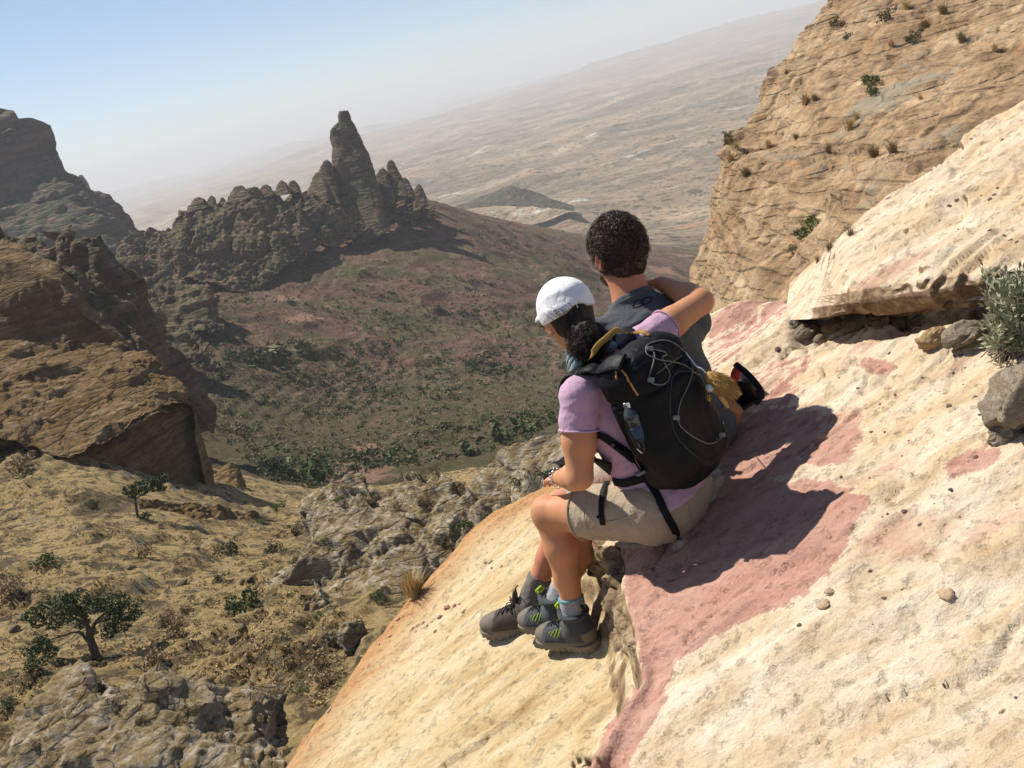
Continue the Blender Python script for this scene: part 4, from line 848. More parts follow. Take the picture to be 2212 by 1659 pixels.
# ---------------------------------------------------------------- woman
w = {k: Jp(*v) for k, v in dict(pel=(1437, 1080, 2.75), hipL=(1398, 1104, 2.69), hipR=(1474, 1050, 2.83), kneeL=(1186, 1108, 2.93), ankL=(1246, 1342, 2.99), kneeR=(1262, 1118, 3.06), ankR=(1203, 1308, 3.12),
     neck=(1292, 785, 2.66), head=(1228, 684, 2.71), shL=(1250, 858, 2.585), shR=(1388, 742, 2.77), elL=(1252, 1030, 2.60), wrL=(1208, 1032, 2.82), elR=(1513, 652, 2.88), wrR=(1428, 612, 3.06)).items()}
wl = unit(w['shR']-w['shL']); wu = unit(w['neck']-w['pel']); Mc = axes(wl, wu); Mh = axes(w['hipR']-w['hipL'], wu+0.15*np.array([0, 0, 1.0])); wf = Mc[1]
chest = w['pel']*0.36+w['neck']*0.64; waist = w['pel']*0.68+w['neck']*0.32
def torso_w(s, g=0.0):
    s.ell(w['pel']-Mh[1]*0.005, np.array([0.168, 0.118, 0.115])+g, Mh, 0.05); s.ell(waist+wf*0.01, np.array([0.126, 0.092, 0.12])+g, Mc, 0.06)
    s.ell(chest+wf*0.008, np.array([0.142, 0.100, 0.155])+g, Mc, 0.06); s.ell(chest+wf*0.085-wu*0.01, np.array([0.12, 0.05, 0.07])+g, Mc, 0.05)
    s.cone(w['shL']+Mc[0]*0.02, w['shR']-Mc[0]*0.02, 0.052+g, 0.052+g, 0.05); s.cone(w['neck']-wu*0.05, w['neck']+wu*0.0, 0.085+g, 0.05+g, 0.05)
P_w = empty('person', (float(w['pel'][0]), float(w['pel'][1]), float(w['pel'][2]-0.1)), 'person in white cap and lilac shirt sitting on rock edge, arm around companion', 'person')
Mhd = axes(unit(np.array([0.96, 0.27, 0.02])), unit(np.array([-0.12, 0.26, 1.0])))
b = SDF(0.0062); torso_w(b, -0.012); head_sdf(b, w['head'], Mhd, 0.97, w['neck']-wf*0.005, 0.048)
b.chain([w['shL'], w['shL']*0.45+w['elL']*0.55, w['elL']], [0.054, 0.052, 0.041], 0.02); b.chain([w['elL'], w['elL']*0.7+w['wrL']*0.3, w['wrL']], [0.041, 0.043, 0.026], 0.015)
hand(b, w['wrL'], unit(w['wrL']-w['elL']), (0.0, 0.1, 1.0), 1, 0.45, 0.92)
b.chain([w['shR'], w['shR']*0.5+w['elR']*0.5, w['elR']], [0.054, 0.051, 0.043], 0.02); b.chain([w['elR'], w['elR']*0.7+w['wrR']*0.3, w['wrR']], [0.043, 0.045, 0.027], 0.02)
hand(b, w['wrR'], unit(np.array([-0.5, 0.8, -0.2])), (0.5, 0.3, 0.9), -1, 0.55, 0.92)
for h_, k_, a_ in (('hipL', 'kneeL', 'ankL'), ('hipR', 'kneeR', 'ankR')):
    H, K, A = w[h_], w[k_], w[a_]; sh = unit(A-K); bk = unit(H-K); bk = unit(bk-sh*(bk@sh))
    b.chain([H, H*0.4+K*0.6, K], [0.090, 0.073, 0.056], 0.03); b.ell(K-bk*0.012-sh*0.004, (0.05, 0.05, 0.054), None, 0.03)
    b.chain([K, K+sh*0.13+bk*0.016, K+sh*0.24+bk*0.006, A], [0.054, 0.060, 0.045, 0.034], 0.02)
body_w = obj('body', b.mesh('body', M_skinw, 3), P_w)
# lilac T-shirt
HEM = []
s = SDF(0.006); torso_w(s, 0.006)
for a_, e_, f_ in (('shL', 'elL', 0.42), ('shR', 'elR', 0.40)):
    A, E = w[a_], w[e_]; s.fcone(A, A+(E-A)*f_, 0.062, 0.062, 0.03)
s.ell(w['neck']+wu*0.035+wf*0.01, (0.062, 0.07, 0.05), Mc, 0.01, 'd')
s.ell(w['pel']-Mh[1]*0.012, (0.188, 0.142, 0.12), Mh, 0.04); s.cut(w['pel']+wu*0.028, -wu+0.05*wf)
s.post.append(lambda X: 0.004*fbm(X@Mc.T, [9, 9, 24], 3, 0.5, 41)+0.0045*fbm(X@Mc.T, [13, 13, 46], 3, 0.55, 42, True))
for a_, e_, f_ in (('shL', 'elL', 0.42), ('shR', 'elR', 0.40)):
    A, E = w[a_], w[e_]; ax_ = unit(E-A); r1 = unit(np.cross(ax_, (0.3, 0.2, 1))); r2 = np.cross(ax_, r1); an = np.linspace(0, 2*np.pi, 40); HEM.append(A+(E-A)*(f_-0.012)+np.outer(np.cos(an), r1)*0.0615+np.outer(np.sin(an), r2)*0.0615)
shirt_w = obj('shirt', s.mesh('shirt', M_lilac, 2), P_w)
for hm in HEM: tube('sleeve_hem', hm, 0.0038, M_lilac, shirt_w, 6)
# khaki shorts
s = SDF(0.006); s.ell(w['pel']-Mh[1]*0.008-Mh[2]*0.004, np.array([0.183, 0.130, 0.118]), Mh, 0.05)
for h_, k_, f_ in (('hipL', 'kneeL', 0.64), ('hipR', 'kneeR', 0.66)):
    H, K = w[h_], w[k_]; s.fcone(H, H+(K-H)*f_, 0.104, 0.092, 0.03)
s.cut(w['pel']+wu*0.16, wu)
s.post.append(lambda X: 0.005*fbm(X, [16, 16, 12], 4, 0.55, 43)+0.004*fbm(X, [40, 12, 30], 3, 0.5, 44, True))
shorts_w = obj('shorts', s.mesh('shorts', M_khaki, 2), P_w)
for h_, k_, f_ in (('hipL', 'kneeL', 0.64), ('hipR', 'kneeR', 0.66)):
    H, K = w[h_], w[k_]; ax_ = unit(K-H); r1 = unit(np.cross(ax_, (0.3, 0.2, 1))); r2 = np.cross(ax_, r1); an = np.linspace(0, 2*np.pi, 44); tube('leg_hem', H+(K-H)*(f_-0.01)+np.outer(np.cos(an), r1)*0.0915+np.outer(np.sin(an), r2)*0.0915, 0.0036, M_khaki, shorts_w, 6)
bpy.context.view_layer.update()
for s_ in ("1268,1085 1262,1110 1268,1140 1285,1160", "1300,1128 1330,1124 1362,1112 1372,1105", "1340,1050 1352,1075 1362,1105"):
    P, N = hits([shorts_w], s_, 0.001)
    if len(P) > 2: tube('seam', P, 0.0018, M_khaki, shorts_w, 5, n=16)
# socks
def sock(name, K, A, f0, mat, parent, r0=0.045, r1=0.046, rings=True):
    s = SDF(0.0045); T = K+(A-K)*f0; s.cone(T, A, r0, r1, 0.01); s.cut(T-unit(A-K)*0.0, K-A)
    u_ = unit(A-K); s.post.append(lambda X: 0.0018*np.sin(((X-T)@u_)*520)+0.003*fbm(X, 40, 2, 0.5, 45)); return obj('sock', s.mesh('sock', mat, 1), parent)
so_ = sock('sock', w['kneeL'], w['ankL'], 0.76, M_sockl, P_w)
T_ = w['kneeL']+(w['ankL']-w['kneeL'])*0.765; t_ = SDF(0.003); t_.cone(T_, T_+unit(w['ankL']-w['kneeL'])*0.004, 0.0465, 0.0465, 0.005); t_.cut(T_, w['kneeL']-w['ankL']); t_.cut(T_+unit(w['ankL']-w['kneeL'])*0.006, w['ankL']-w['kneeL'])
obj('trim', t_.mesh('trim', M_teal, 1), so_)
sock('sock', w['kneeR'], w['ankR'], 0.78, M_sockl, P_w)
# bracelet
fa = unit(w['wrL']-w['elL']); n1 = unit(np.cross(fa, (0, 0, 1))); n2 = np.cross(fa, n1); an = np.linspace(0, 2*np.pi, 25)
mb = Multi()
for a in np.linspace(0, 2*np.pi, 18, endpoint=False):
    c = w['wrL']-fa*0.005+(n1*math.cos(a)+n2*math.sin(a))*0.0325; tg = n2*math.cos(a)-n1*math.sin(a)
    q = np.linspace(0, 2*np.pi, 9)[:, None]; V_, F_ = tubeVF(c+0.0065*(np.cos(q)*tg+np.sin(q)*(fa if int(a*9) % 2 else unit(c-w['wrL']))), 0.0016, 5); mb.add(V_, F_)
mb.obj('bracelet', M_metal, P_w)
# boots
def foot_sdf(s, low=False):
    s.ell((-0.030, 0, 0.046), (0.050, 0.041, 0.052), None, 0.03).cone((0.0, 0, 0.062), (0.115, 0, 0.036), 0.046, 0.041, 0.03).ell((0.150, -0.004, 0.030), (0.058, 0.046, 0.033), None, 0.03).ell((0.07, 0, 0.02), (0.12, 0.042, 0.03), None, 0.03)
    s.cone((-0.012, 0, 0.06), (-0.018, 0, 0.10 if low else 0.135), 0.047, 0.050, 0.03); return s
def place(V, A, toe, up=(0, 0, 1), tilt=0.0):
    V = np.asarray(V)*BS[0]
    f = unit(toe); u = unit(np.asarray(up)-f*(np.asarray(up)@f)); l = np.cross(u, f); return A+np.asarray(V)@np.stack([f, l, u])
BS = [1.0]
def march(s, p, d, tmax=0.2):
    p = np.asarray(p, float); d = unit(d); t = 0.0
    for _ in range(60):
        v = min(float(s.ev(q, (p+d*t)[None])[0]) for q in s.pr)
        t += max(v*0.8, 0.0006)
        if v < 0.0008 or t > tmax: break
    return p+d*t
def boot(A, toe, parent, style, up=(0, 0, 1), name='boot'):
    low = style == 'brown'; s = foot_sdf(SDF(0.0045), low); s.cut((0, 0, 0.005), (0, 0, -1)); s.cut((0, 0, 0.105 if low else 0.135), (-0.25, 0, 1)); S0 = foot_sdf(SDF())
    s.post.append(lambda X: 0.0015*fbm(X, 45, 3, 0.5, 46)+0.0022*sstep(0.022, 0.016, X[:, 2])*-1)
    A = np.asarray(A)-np.array([0, 0, 0.088]); up_m = M_shoeb if low else M_booth
    D_, lo_ = s.grid(); V_, F_ = nets(D_, lo_, s.vox); V_ = relax(V_, F_, 1); me = mesh(name, place(V_, A, toe, up), F_, up_m)
    me.materials.append(M_rand); c = V_[F_].mean(1); me.polygons.foreach_set('material_index', ((c[:, 0]+0.35*c[:, 2] > 0.158) | (c[:, 2] < 0.024) | ((c[:, 0] < -0.05) & (c[:, 2] < 0.06))).astype(np.int32))
    o = obj(name, me, parent)
    # sole with notched tread
    s = SDF(0.004)
    for x, r, y in ((-0.035, 0.047, 0), (0.0, 0.044, 0), (0.04, 0.040, 0), (0.08, 0.043, 0), (0.12, 0.048, -0.003), (0.155, 0.046, -0.006), (0.175, 0.040, -0.006)): s.cone((x, y, -0.03), (x, y, 0.03), r, r+0.004, 0.02)
    s.cut((0, 0, 0.013), (0, 0, 1)); s.cut((0, 0, -0.020), (0, 0, -1))
    s.post.append(lambda X: 0.006*sstep(0.0, -0.008, X[:, 2])*sstep(0.1, 0.5, np.abs(np.mod(X[:, 0]/0.028, 1)-0.5)*2-0.25)+0.003*np.abs(np.sin(X[:, 0]*140))*sstep(0.012, 0.0, X[:, 2])-0.012*sstep(0.15, 0.2, X[:, 0])*0)
    D_, lo_ = s.grid(); V_, F_ = nets(D_, lo_, s.vox); obj('sole', mesh('sole', place(V_, A, toe, up), F_, M_sole), o)
    # laces
    mm = Multi(); row = [(0.118-0.020*i, 0.0) for i in range(6)]
    top = lambda x, y: march(S0, (x, y, 0.2), (0, 0, -1), 0.25)+np.array([0, 0, 0.002])
    for i in range(5):
        for sg in (-1, 1):
            pp = [top(row[i][0]+(row[i+1][0]-row[i][0])*f, sg*0.022*(1-2*f)) for f in np.linspace(0, 1, 7)]; V_, F_ = tubeVF(place(pp, A, toe, up), 0.0024, 6); mm.add(V_, F_)
    k0 = top(0.050, 0)+np.array([0, 0, 0.004])
    for sg in (-1, 1):
        pp = smoothline([k0, k0+(0.012, sg*0.016, 0.018), k0+(0.020, sg*0.034, 0.010), k0+(0.012, sg*0.026, -0.004), k0], 20); V_, F_ = tubeVF(place(pp, A, toe, up), 0.0022, 6); mm.add(V_, F_)
        pp = smoothline([k0, k0+(0.02, sg*0.02, 0.006), top(0.05, sg*0.036)], 10); V_, F_ = tubeVF(place(pp, A, toe, up), 0.0022, 6); mm.add(V_, F_)
    mm.obj('laces', M_lace, o)
    # tongue and padded collar
    an = np.linspace(0, 2*np.pi, 30); hc = 0.10 if low else 0.132
    pp = np.stack([-0.018+0.050*np.cos(an), 0.048*np.sin(an), hc+0.012*np.cos(an)-0.006*np.abs(np.sin(an))], -1); V_, F_ = tubeVF(place(pp, A, toe, up), 0.009, 8); obj('collar', mesh('collar', V_, F_, up_m), o)
    pp = smoothline([top(0.05, 0), top(0.03, 0)+(0, 0, 0.004), (0.034, 0, hc+0.012), (0.040, 0, hc+0.032)], 12); V_, F_ = tubeVF(place(pp, A, toe, up), 0.020, 10, 0.3, place(pp+np.array([0.01, 0, 0.01]), A, toe, up)-place(pp, A, toe, up)); obj('tongue', mesh('tongue', V_, F_, M_lime if not low else up_m), o)
    side = lambda x, z, sg: march(S0, (x, sg*0.12, z), (0, -sg, 0), 0.12)+np.array([0, sg*0.0012, 0])
    if not low:
        for sg in (-1, 1):
            for (x0, z0, x1, z1) in ((0.142, 0.026, 0.094, 0.064), (0.122, 0.026, 0.074, 0.070), (0.098, 0.026, 0.054, 0.076), (0.074, 0.028, 0.036, 0.082), (0.030, 0.032, 0.026, 0.090), (-0.030, 0.060, 0.030, 0.072), (-0.036, 0.078, 0.024, 0.106)):
                pp = [side(x0+(x1-x0)*f, z0+(z1-z0)*f, sg) for f in np.linspace(0, 1, 9)]; tube('stripe', place(pp, A, toe, up), 0.0021, M_lime, o, 6)
        pp = smoothline([(-0.062, 0, 0.125), (-0.074, 0, 0.14), (-0.066, 0, 0.155)], 8); V_, F_ = tubeVF(place(pp, A, toe, up), 0.006, 6); obj('pull_loop', mesh('pull_loop', V_, F_, M_lace), o)
    else:
        M_th = plain_mat('orange_thread', (0.30, 0.13, 0.03))
        for (x0, z0) in ((0.000, 0.056), (0.012, 0.056), (0.024, 0.054)):
            for sg in (-1, 1):
                pp = [side(x0+0.004*f, z0+0.020*f-0.010, sg) for f in np.linspace(0, 1, 5)]; tube('stripe', place(pp, A, toe, up), 0.0022, M_th, o, 5)
    return o
toeL = Jp(1178, 1377, 3.13)-Jp(1296, 1384, 2.965); toeR = Jp(1135, 1338, 3.26)-Jp(1238, 1340, 3.11)
boot(w['ankL'], toeL, P_w, 'lime'); boot(w['ankR'], toeR, P_w, 'lime')
# cap
hc, (l_, f_, u_) = w['head'], Mhd
s = SDF(0.005); s.ell(hc+u_*0.032-f_*0.006, (0.093, 0.110, 0.100), Mhd, 0.01); s.cut(hc+u_*0.002, -u_-0.10*f_); s.ell(hc-f_*0.115+u_*0.0, (0.042, 0.04, 0.030), Mhd, 0.008, 'd')
s.post.append(lambda X: 0.0045*fbm(X@Mhd.T, [9, 8, 34], 2, 0.5, 47)*sstep(-0.03, 0.08, -((X-hc)@f_))+0.0012*fbm(X, 12, 2, 0.5, 48))
cap = obj('cap', s.mesh('cap', M_white, 2), P_w)
s = SDF(0.004); s.ell(hc+f_*0.105+u_*0.014, (0.080, 0.068, 0.042), Mhd, 0.01); s.ell(hc+f_*0.105+u_*0.006, (0.082, 0.073, 0.042), Mhd, 0.002, 'd'); s.cut(hc+f_*0.075, -f_); s.cut(hc+u_*0.012, -u_)
obj('visor', s.mesh('visor', M_white, 1), cap)
for az_ in (-1.1, -0.0, 1.1):
    q = np.linspace(0.15, 2.0, 26); pp = np.array([hc+u_*0.030-f_*0.004+1.012*(0.097*math.cos(a)*u_+math.sin(a)*(-0.107*math.cos(az_)*f_+0.090*math.sin(az_)*l_)) for a in q if math.cos(a) > -0.02 or True][:22])
    tube('seam', pp, 0.0016, M_white, cap, 5)
q = np.linspace(-1.25, 1.25, 30); pp = np.array([hc+u_*(0.050-0.004*math.cos(a))-f_*0.004+1.02*(-0.107*0.97*math.cos(a)*f_+0.090*0.97*math.sin(a)*l_) for a in q]); tube('hatband', pp, 0.0045, M_white, cap, 6, 0.5)
# hair: close to the skull below the cap, and the curly tail
rs = np.random.default_rng(3)
s = SDF(0.005); s.ell(hc+u_*0.012-f_*0.022, (0.077, 0.084, 0.088), Mhd, 0.01); s.ell(hc-u_*0.055-f_*0.060, (0.050, 0.035, 0.050), Mhd, 0.03); s.cut(hc+f_*0.030, f_+0.55*u_*-1)
for sg in (-1, 1): s.ell(hc+l_*sg*0.085-u_*0.022-f_*0.004, (0.03, 0.026, 0.040), Mhd, 0.006, 'd')
s.post.append(lambda X: 0.003*fbm(X@Mhd.T, [60, 60, 18], 3, 0.5, 49))
hair_w = obj('hair', s.mesh('hair', M_hairw, 1), P_w)
pt = Jp(1270, 730, 2.61); Mt = axes(CR, unit(CU+0.5*CR*-1))
s = SDF(0.005); s.ell(pt, (0.044, 0.038, 0.044), Mt, 0.02); s.cone(hc-f_*0.085+u_*0.005, pt, 0.025, 0.045, 0.03); s.ell(pt-CU*0.035*1+CR*0.01, (0.042, 0.036, 0.036), Mt, 0.02)
s.post.append(lambda X: 0.012*fbm(X, 55, 4, 0.6, 50)); obj('ponytail', s.mesh('ponytail', M_hairw, 0), hair_w)
obj('curls', curls('curls', M_hairw, 3400, pt-CU*0.01, np.array([0.055, 0.046, 0.056]), Mt, 0.040, 0.013, 0.0012, rs, 9, (0.6, 1.02), pull=(0, 0, -0.012)), hair_w)
mm = Multi()
for _ in range(20):
    a = hit([cap, hair_w], 1232+rs.normal()*14, 690+rs.normal()*7, 0.003)[0]; a = pt if a is None else a
    d = unit(CU*rs.uniform(0.1, 1)+CR*rs.uniform(-1.2, 0.5)-CF*rs.uniform(0.0, 0.7)); L = rs.uniform(0.03, 0.07); side_ = unit(np.cross(d, rs.normal(size=3)))
    pp = smoothline([pt+(a-pt)*0.6, a+d*L*0.4+side_*0.008, a+d*L*0.8-side_*0.004, a+d*L+side_*0.014], 9); V_, F_ = tubeVF(pp, np.linspace(0.0009, 0.0004, 9), 4); mm.add(V_, F_)
mm.obj('flyaway_hair', M_hairw, hair_w)
# sunglasses pushed round the far temple
tube('sunglasses', smoothline([hc+l_*0.080+u_*0.008-f_*0.03, hc+l_*0.086+u_*0.008+f_*0.03, hc+l_*0.080+u_*0.004+f_*0.085, hc+l_*0.03-u_*0.006+f_*0.112, hc-l_*0.03-u_*0.006+f_*0.112, hc-l_*0.080+u_*0.004+f_*0.085, hc-l_*0.086+u_*0.008+f_*0.0], 40), np.r_[np.full(12, 0.004), np.full(18, 0.010), np.full(10, 0.002)], plain_mat('sunglass_black', (0.01, 0.01, 0.01), 0.2, 0.6), P_w, 8)
# scarf at the neck
nn = unit(w['head']-w['neck']); n1 = unit(np.cross(nn, wf)); n2 = np.cross(nn, n1); mm = Multi(); an = np.linspace(0, 2*np.pi, 34)
for i, (h_, r_, tr) in enumerate(((0.000, 0.078, 0.016), (0.018, 0.072, 0.014), (0.034, 0.068, 0.011))):
    pp = w['neck']+nn*0.012+wf*0.012+np.outer(np.cos(an), n1)*r_+np.outer(np.sin(an), n2)*r_*1.05+np.outer(h_+0.006*np.sin(3*an+i), nn); V_, F_ = tubeVF(pp, tr, 8); mm.add(V_, F_)
t = NT('patterned_scarf', 0.9); t_c = t.ramp(t.noise(t.coord(), 34, 3, 0.6, 1.0), [(0.38, (0.16, 0.17, 0.10)), (0.47, (0.33, 0.35, 0.26)), (0.54, (0.10, 0.16, 0.22)), (0.62, (0.30, 0.34, 0.42))]); mm.obj('neck_scarf', t.done(t_c), P_w)

# ---------------------------------------------------------------- man
m = {k: Jp(*v) for k, v in dict(pel=(1497, 925, 3.05), hipL=(1442, 948, 2.99), hipR=(1547, 900, 3.13), kneeL=(1226, 1080, 3.30), ankL=(1142, 1312, 3.37), kneeR=(1300, 1005, 3.56), ankR=(1240, 1200, 3.64),
     neck=(1368, 654, 3.03), head=(1333, 547, 3.04), shL=(1262, 738, 2.97), shR=(1492, 692, 3.13), elL=(1275, 880, 3.22), wrL=(1300, 985, 3.40), elR=(1430, 850, 3.42), wrR=(1330, 960, 3.52)).items()}
ml = unit(m['shR']-m['shL']); mu = unit(m['neck']-m['pel']); Nc = axes(ml, mu); Nh = axes(m['hipR']-m['hipL'], mu); mf = Nc[1]
mch = m['pel']*0.36+m['neck']*0.64; mwa = m['pel']*0.7+m['neck']*0.3
def torso_m(s, g=0.0):
    s.ell(m['pel'], np.array([0.165, 0.115, 0.120])+g*3.0, Nh, 0.05); s.ell(mwa, np.array([0.158, 0.108, 0.14])+g, Nc, 0.06); s.ell(mch, np.array([0.178, 0.118, 0.175])+g, Nc, 0.06)
    s.cone(m['shL']+ml*0.03, m['shR']-ml*0.03, 0.066+g, 0.066+g, 0.06); s.cone(m['neck']-mu*0.06, m['neck']+mu*0.005, 0.12+g, 0.070+g, 0.07)
P_m = empty('person', (float(m['pel'][0]), float(m['pel'][1]), float(m['pel'][2]-0.1)), 'person with short curly dark hair in charcoal T-shirt, held by companion', 'person')
Nhd = axes(unit(np.array([0.93, 0.36, 0.03])), unit(np.array([-0.02, 0.12, 1.0])))
b = SDF(0.0062); torso_m(b, -0.012); head_sdf(b, m['head'], Nhd, 1.04, m['neck'], 0.066)
for S_, E_, H_, sg in (('shL', 'elL', 'wrL', 1), ('shR', 'elR', 'wrR', -1)):
    b.chain([m[S_], m[S_]*0.5+m[E_]*0.5, m[E_]], [0.060, 0.054, 0.044], 0.02); b.chain([m[E_], m[E_]*0.7+m[H_]*0.3, m[H_]], [0.044, 0.046, 0.030], 0.02); hand(b, m[H_], unit(m[H_]-m[E_]), (0, 0.2, 1), sg, 0.5, 1.0)
for h_, k_, a_ in (('hipL', 'kneeL', 'ankL'), ('hipR', 'kneeR', 'ankR')):
    H, K, A = m[h_], m[k_], m[a_]; sh = unit(A-K); bk = unit(H-K); bk = unit(bk-sh*(bk@sh)); b.chain([H, H*0.4+K*0.6, K], [0.092, 0.076, 0.058], 0.03)
    b.chain([K, K+sh*0.13+bk*0.016, K+sh*0.25+bk*0.006, A], [0.056, 0.060, 0.046, 0.037], 0.02)
body_m = obj('body', b.mesh('body', M_skinm, 3), P_m)
s = SDF(0.006); torso_m(s, 0.008)
for a_, e_ in (('shL', 'elL'), ('shR', 'elR')): s.cone(m[a_], m[a_]+(m[e_]-m[a_])*0.45, 0.076, 0.072, 0.04)
s.ell(m['neck']+mu*0.062+mf*0.012, (0.082, 0.090, 0.05), Nc, 0.01, 'd'); s.cut(m['pel']-mu*0.15, -mu)
s.post.append(lambda X: 0.005*fbm(X@Nc.T, [7, 7, 20], 3, 0.5, 51)+0.005*fbm(X@Nc.T, [10, 10, 36], 3, 0.55, 52, True))
shirt_m = obj('shirt', s.mesh('shirt', M_charc, 2), P_m)
an = np.linspace(0, 2*np.pi, 40); nk = m['neck']+mu*0.022+mf*0.006
tube('neckband', nk+np.outer(np.cos(an), Nc[0])*0.080+np.outer(np.sin(an), Nc[1])*0.088, 0.006, M_charc, shirt_m, 8)
s = SDF(0.007); s.ell(m['pel']-Nh[2]*0.01, np.array([0.160, 0.112, 0.112]), Nh, 0.05)
for h_, k_ in (('hipL', 'kneeL'), ('hipR', 'kneeR')):
    H, K = m[h_], m[k_]; s.fcone(H+(K-H)*0.12, H+(K-H)*0.86, 0.095, 0.088, 0.03)
s.cut(m['pel']+mu*0.17, mu); s.post.append(lambda X: 0.005*fbm(X, [16, 16, 12], 4, 0.55, 53)); obj('shorts', s.mesh('shorts', cloth('pale_khaki', (0.52, 0.46, 0.36), wr=0.4), 2), P_m)
sock('sock', m['kneeL'], m['ankL'], 0.70, M_sockg, P_m, 0.049, 0.052); sock('sock', m['kneeR'], m['ankR'], 0.70, M_sockg, P_m, 0.049, 0.052)
BS[0] = 1.10
boot(m['ankL'], Jp(1034, 1362, 3.43)-Jp(1170, 1348, 3.345), P_m, 'brown', name='shoe'); boot(m['ankR'], np.array([-0.6, 0.75, -0.1]), P_m, 'brown', name='shoe')
hc, (l_, f_, u_) = m['head'], Nhd
s = SDF(0.0045); s.ell(hc+u_*0.030-f_*0.018, (0.094, 0.104, 0.108), Nhd, 0.02); s.ell(hc-u_*0.040-f_*0.052, (0.070, 0.060, 0.062), Nhd, 0.03)
s.cut(hc+f_*0.045, f_*0.9-u_*0.45)
for sg in (-1, 1): s.ell(hc+l_*sg*0.10-u_*0.022+f_*0.0, (0.040, 0.034, 0.044), Nhd, 0.006, 'd')
s.post.append(lambda X: 0.013*fbm(X, 55, 3, 0.6, 54)); hair_m = obj('hair', s.mesh('hair', M_hairm, 0), P_m)
okf = lambda p, n: (((p-hc)@f_*0.9-(p-hc)@u_*0.45) < 0.04) & ((np.abs((p-hc)@l_) < 0.082) | ((p-hc)@u_ > 0.022) | ((p-hc)@f_ < -0.045))
obj('curls', curls('curls', M_hairm, 5600, hc+u_*0.028-f_*0.019, np.array([0.102, 0.113, 0.119]), Nhd, 0.020, 0.0095, 0.0016, rs, 8, (0.90, 1.02), okf), hair_m)
obj('nape_curls', curls('nape_curls', M_hairm, 1500, hc-u_*0.040-f_*0.052, np.array([0.072, 0.062, 0.064]), Nhd, 0.008, 0.006, 0.0010, rs, 7, (0.94, 1.0), lambda p, n: ((p-hc)@f_ < -0.02)), hair_m)
s = SDF(0.005); s.ell(hc-u_*0.075+f_*0.045, (0.064, 0.058, 0.052), Nhd, 0.02); s.cut(hc+f_*0.012, -f_); s.post.append(lambda X: 0.004*fbm(X, 80, 2, 0.5, 55)); obj('beard', s.mesh('beard', M_hairm, 0), hair_m)

# faint printed ring emblem on the shoulder blade
bpy.context.view_layer.update()
for cx, cy in ((1378, 656), (1396, 650)):
    a = np.linspace(0, 2*np.pi, 26); P, N = hits([shirt_m], ' '.join('%.1f,%.1f' % (cx+12*math.cos(v), cy+7*math.sin(v)-4*math.cos(v)) for v in a), 0.0008)
    if len(P) > 10: tube('printed_ring', P, 0.0022, plain_mat('dark_print', (0.02, 0.021, 0.023), 0.8), shirt_m, 5)
# ================================================================== BAGS
def C2(s): return ' '.join('%.1f,%.1f' % (1152+0.3268*x, 677.7+0.3268*y) for x, y in pts(s))
tc = w['pel']*0.415+w['neck']*0.585; pc = tc-wf*0.185+Mc[2]*0.022-Mc[0]*0.012; PL, PF, PU = Mc
PK = empty('backpack', tuple(float(v) for v in pc-PU*0.22), 'black daypack with grey elastic cord worn by person in lilac shirt', 'backpack')
s = SDF(0.0055); s.box(pc, (0.138, 0.088, 0.215), Mc, 0.055, 0.03); s.box(pc-PF*0.055-PU*0.03, (0.112, 0.070, 0.165), Mc, 0.05, 0.03); s.ell(pc+PU*0.155-PF*0.02, (0.125, 0.09, 0.075), Mc, 0.05)
s.ell(pc-PU*0.17-PF*0.01, (0.115, 0.09, 0.07), Mc, 0.05); s.ell(pc-PL*0.12-PU*0.075, (0.035, 0.06, 0.10), Mc, 0.02); s.ell(pc+PL*0.12-PU*0.075, (0.035, 0.06, 0.10), Mc, 0.02)
def pkfold(X):
    q = (X-pc)@Mc.T; a = 0.006*fbm(q, [16, 16, 9], 3, 0.5, 61)+0.005*np.maximum(-0.2, fbm(q, [13, 8, 22], 3, 0.5, 62, True))*sstep(-0.02, 0.12, q[:, 2])
    rr_ = np.hypot(q[:, 0]/0.112, (q[:, 2]+0.035)/0.165); a += 0.006*np.exp(-((rr_-0.86)/0.035)**2)*(q[:, 1] < -0.03)     # seam of the front pocket
    a += 0.006*np.exp(-((q[:, 2]-0.125-0.02*q[:, 0]/0.1)/0.007)**2)                                              # lid seam
    return a
s.post.append(pkfold); bag = obj('bag', s.mesh('bag', M_black, 1), PK); bpy.context.view_layer.update()
q = np.linspace(-2.3, 2.3, 70); pp = []
for a in q:
    o_ = pc-PU*0.035+PL*0.098*math.sin(a)+PU*0.146*math.cos(a)-PF*0.4; mi = bag.matrix_world.inverted(); ok, loc, _, _ = bag.ray_cast(mi@Vector(o_), mi.to_3x3()@Vector(PF))
    if ok: pp.append(np.array(bag.matrix_world@loc)-PF*0.001)
tube('zipper', np.array(pp), 0.0028, plain_mat('zipper_tape', (0.022, 0.022, 0.025), 0.35), bag, 6)
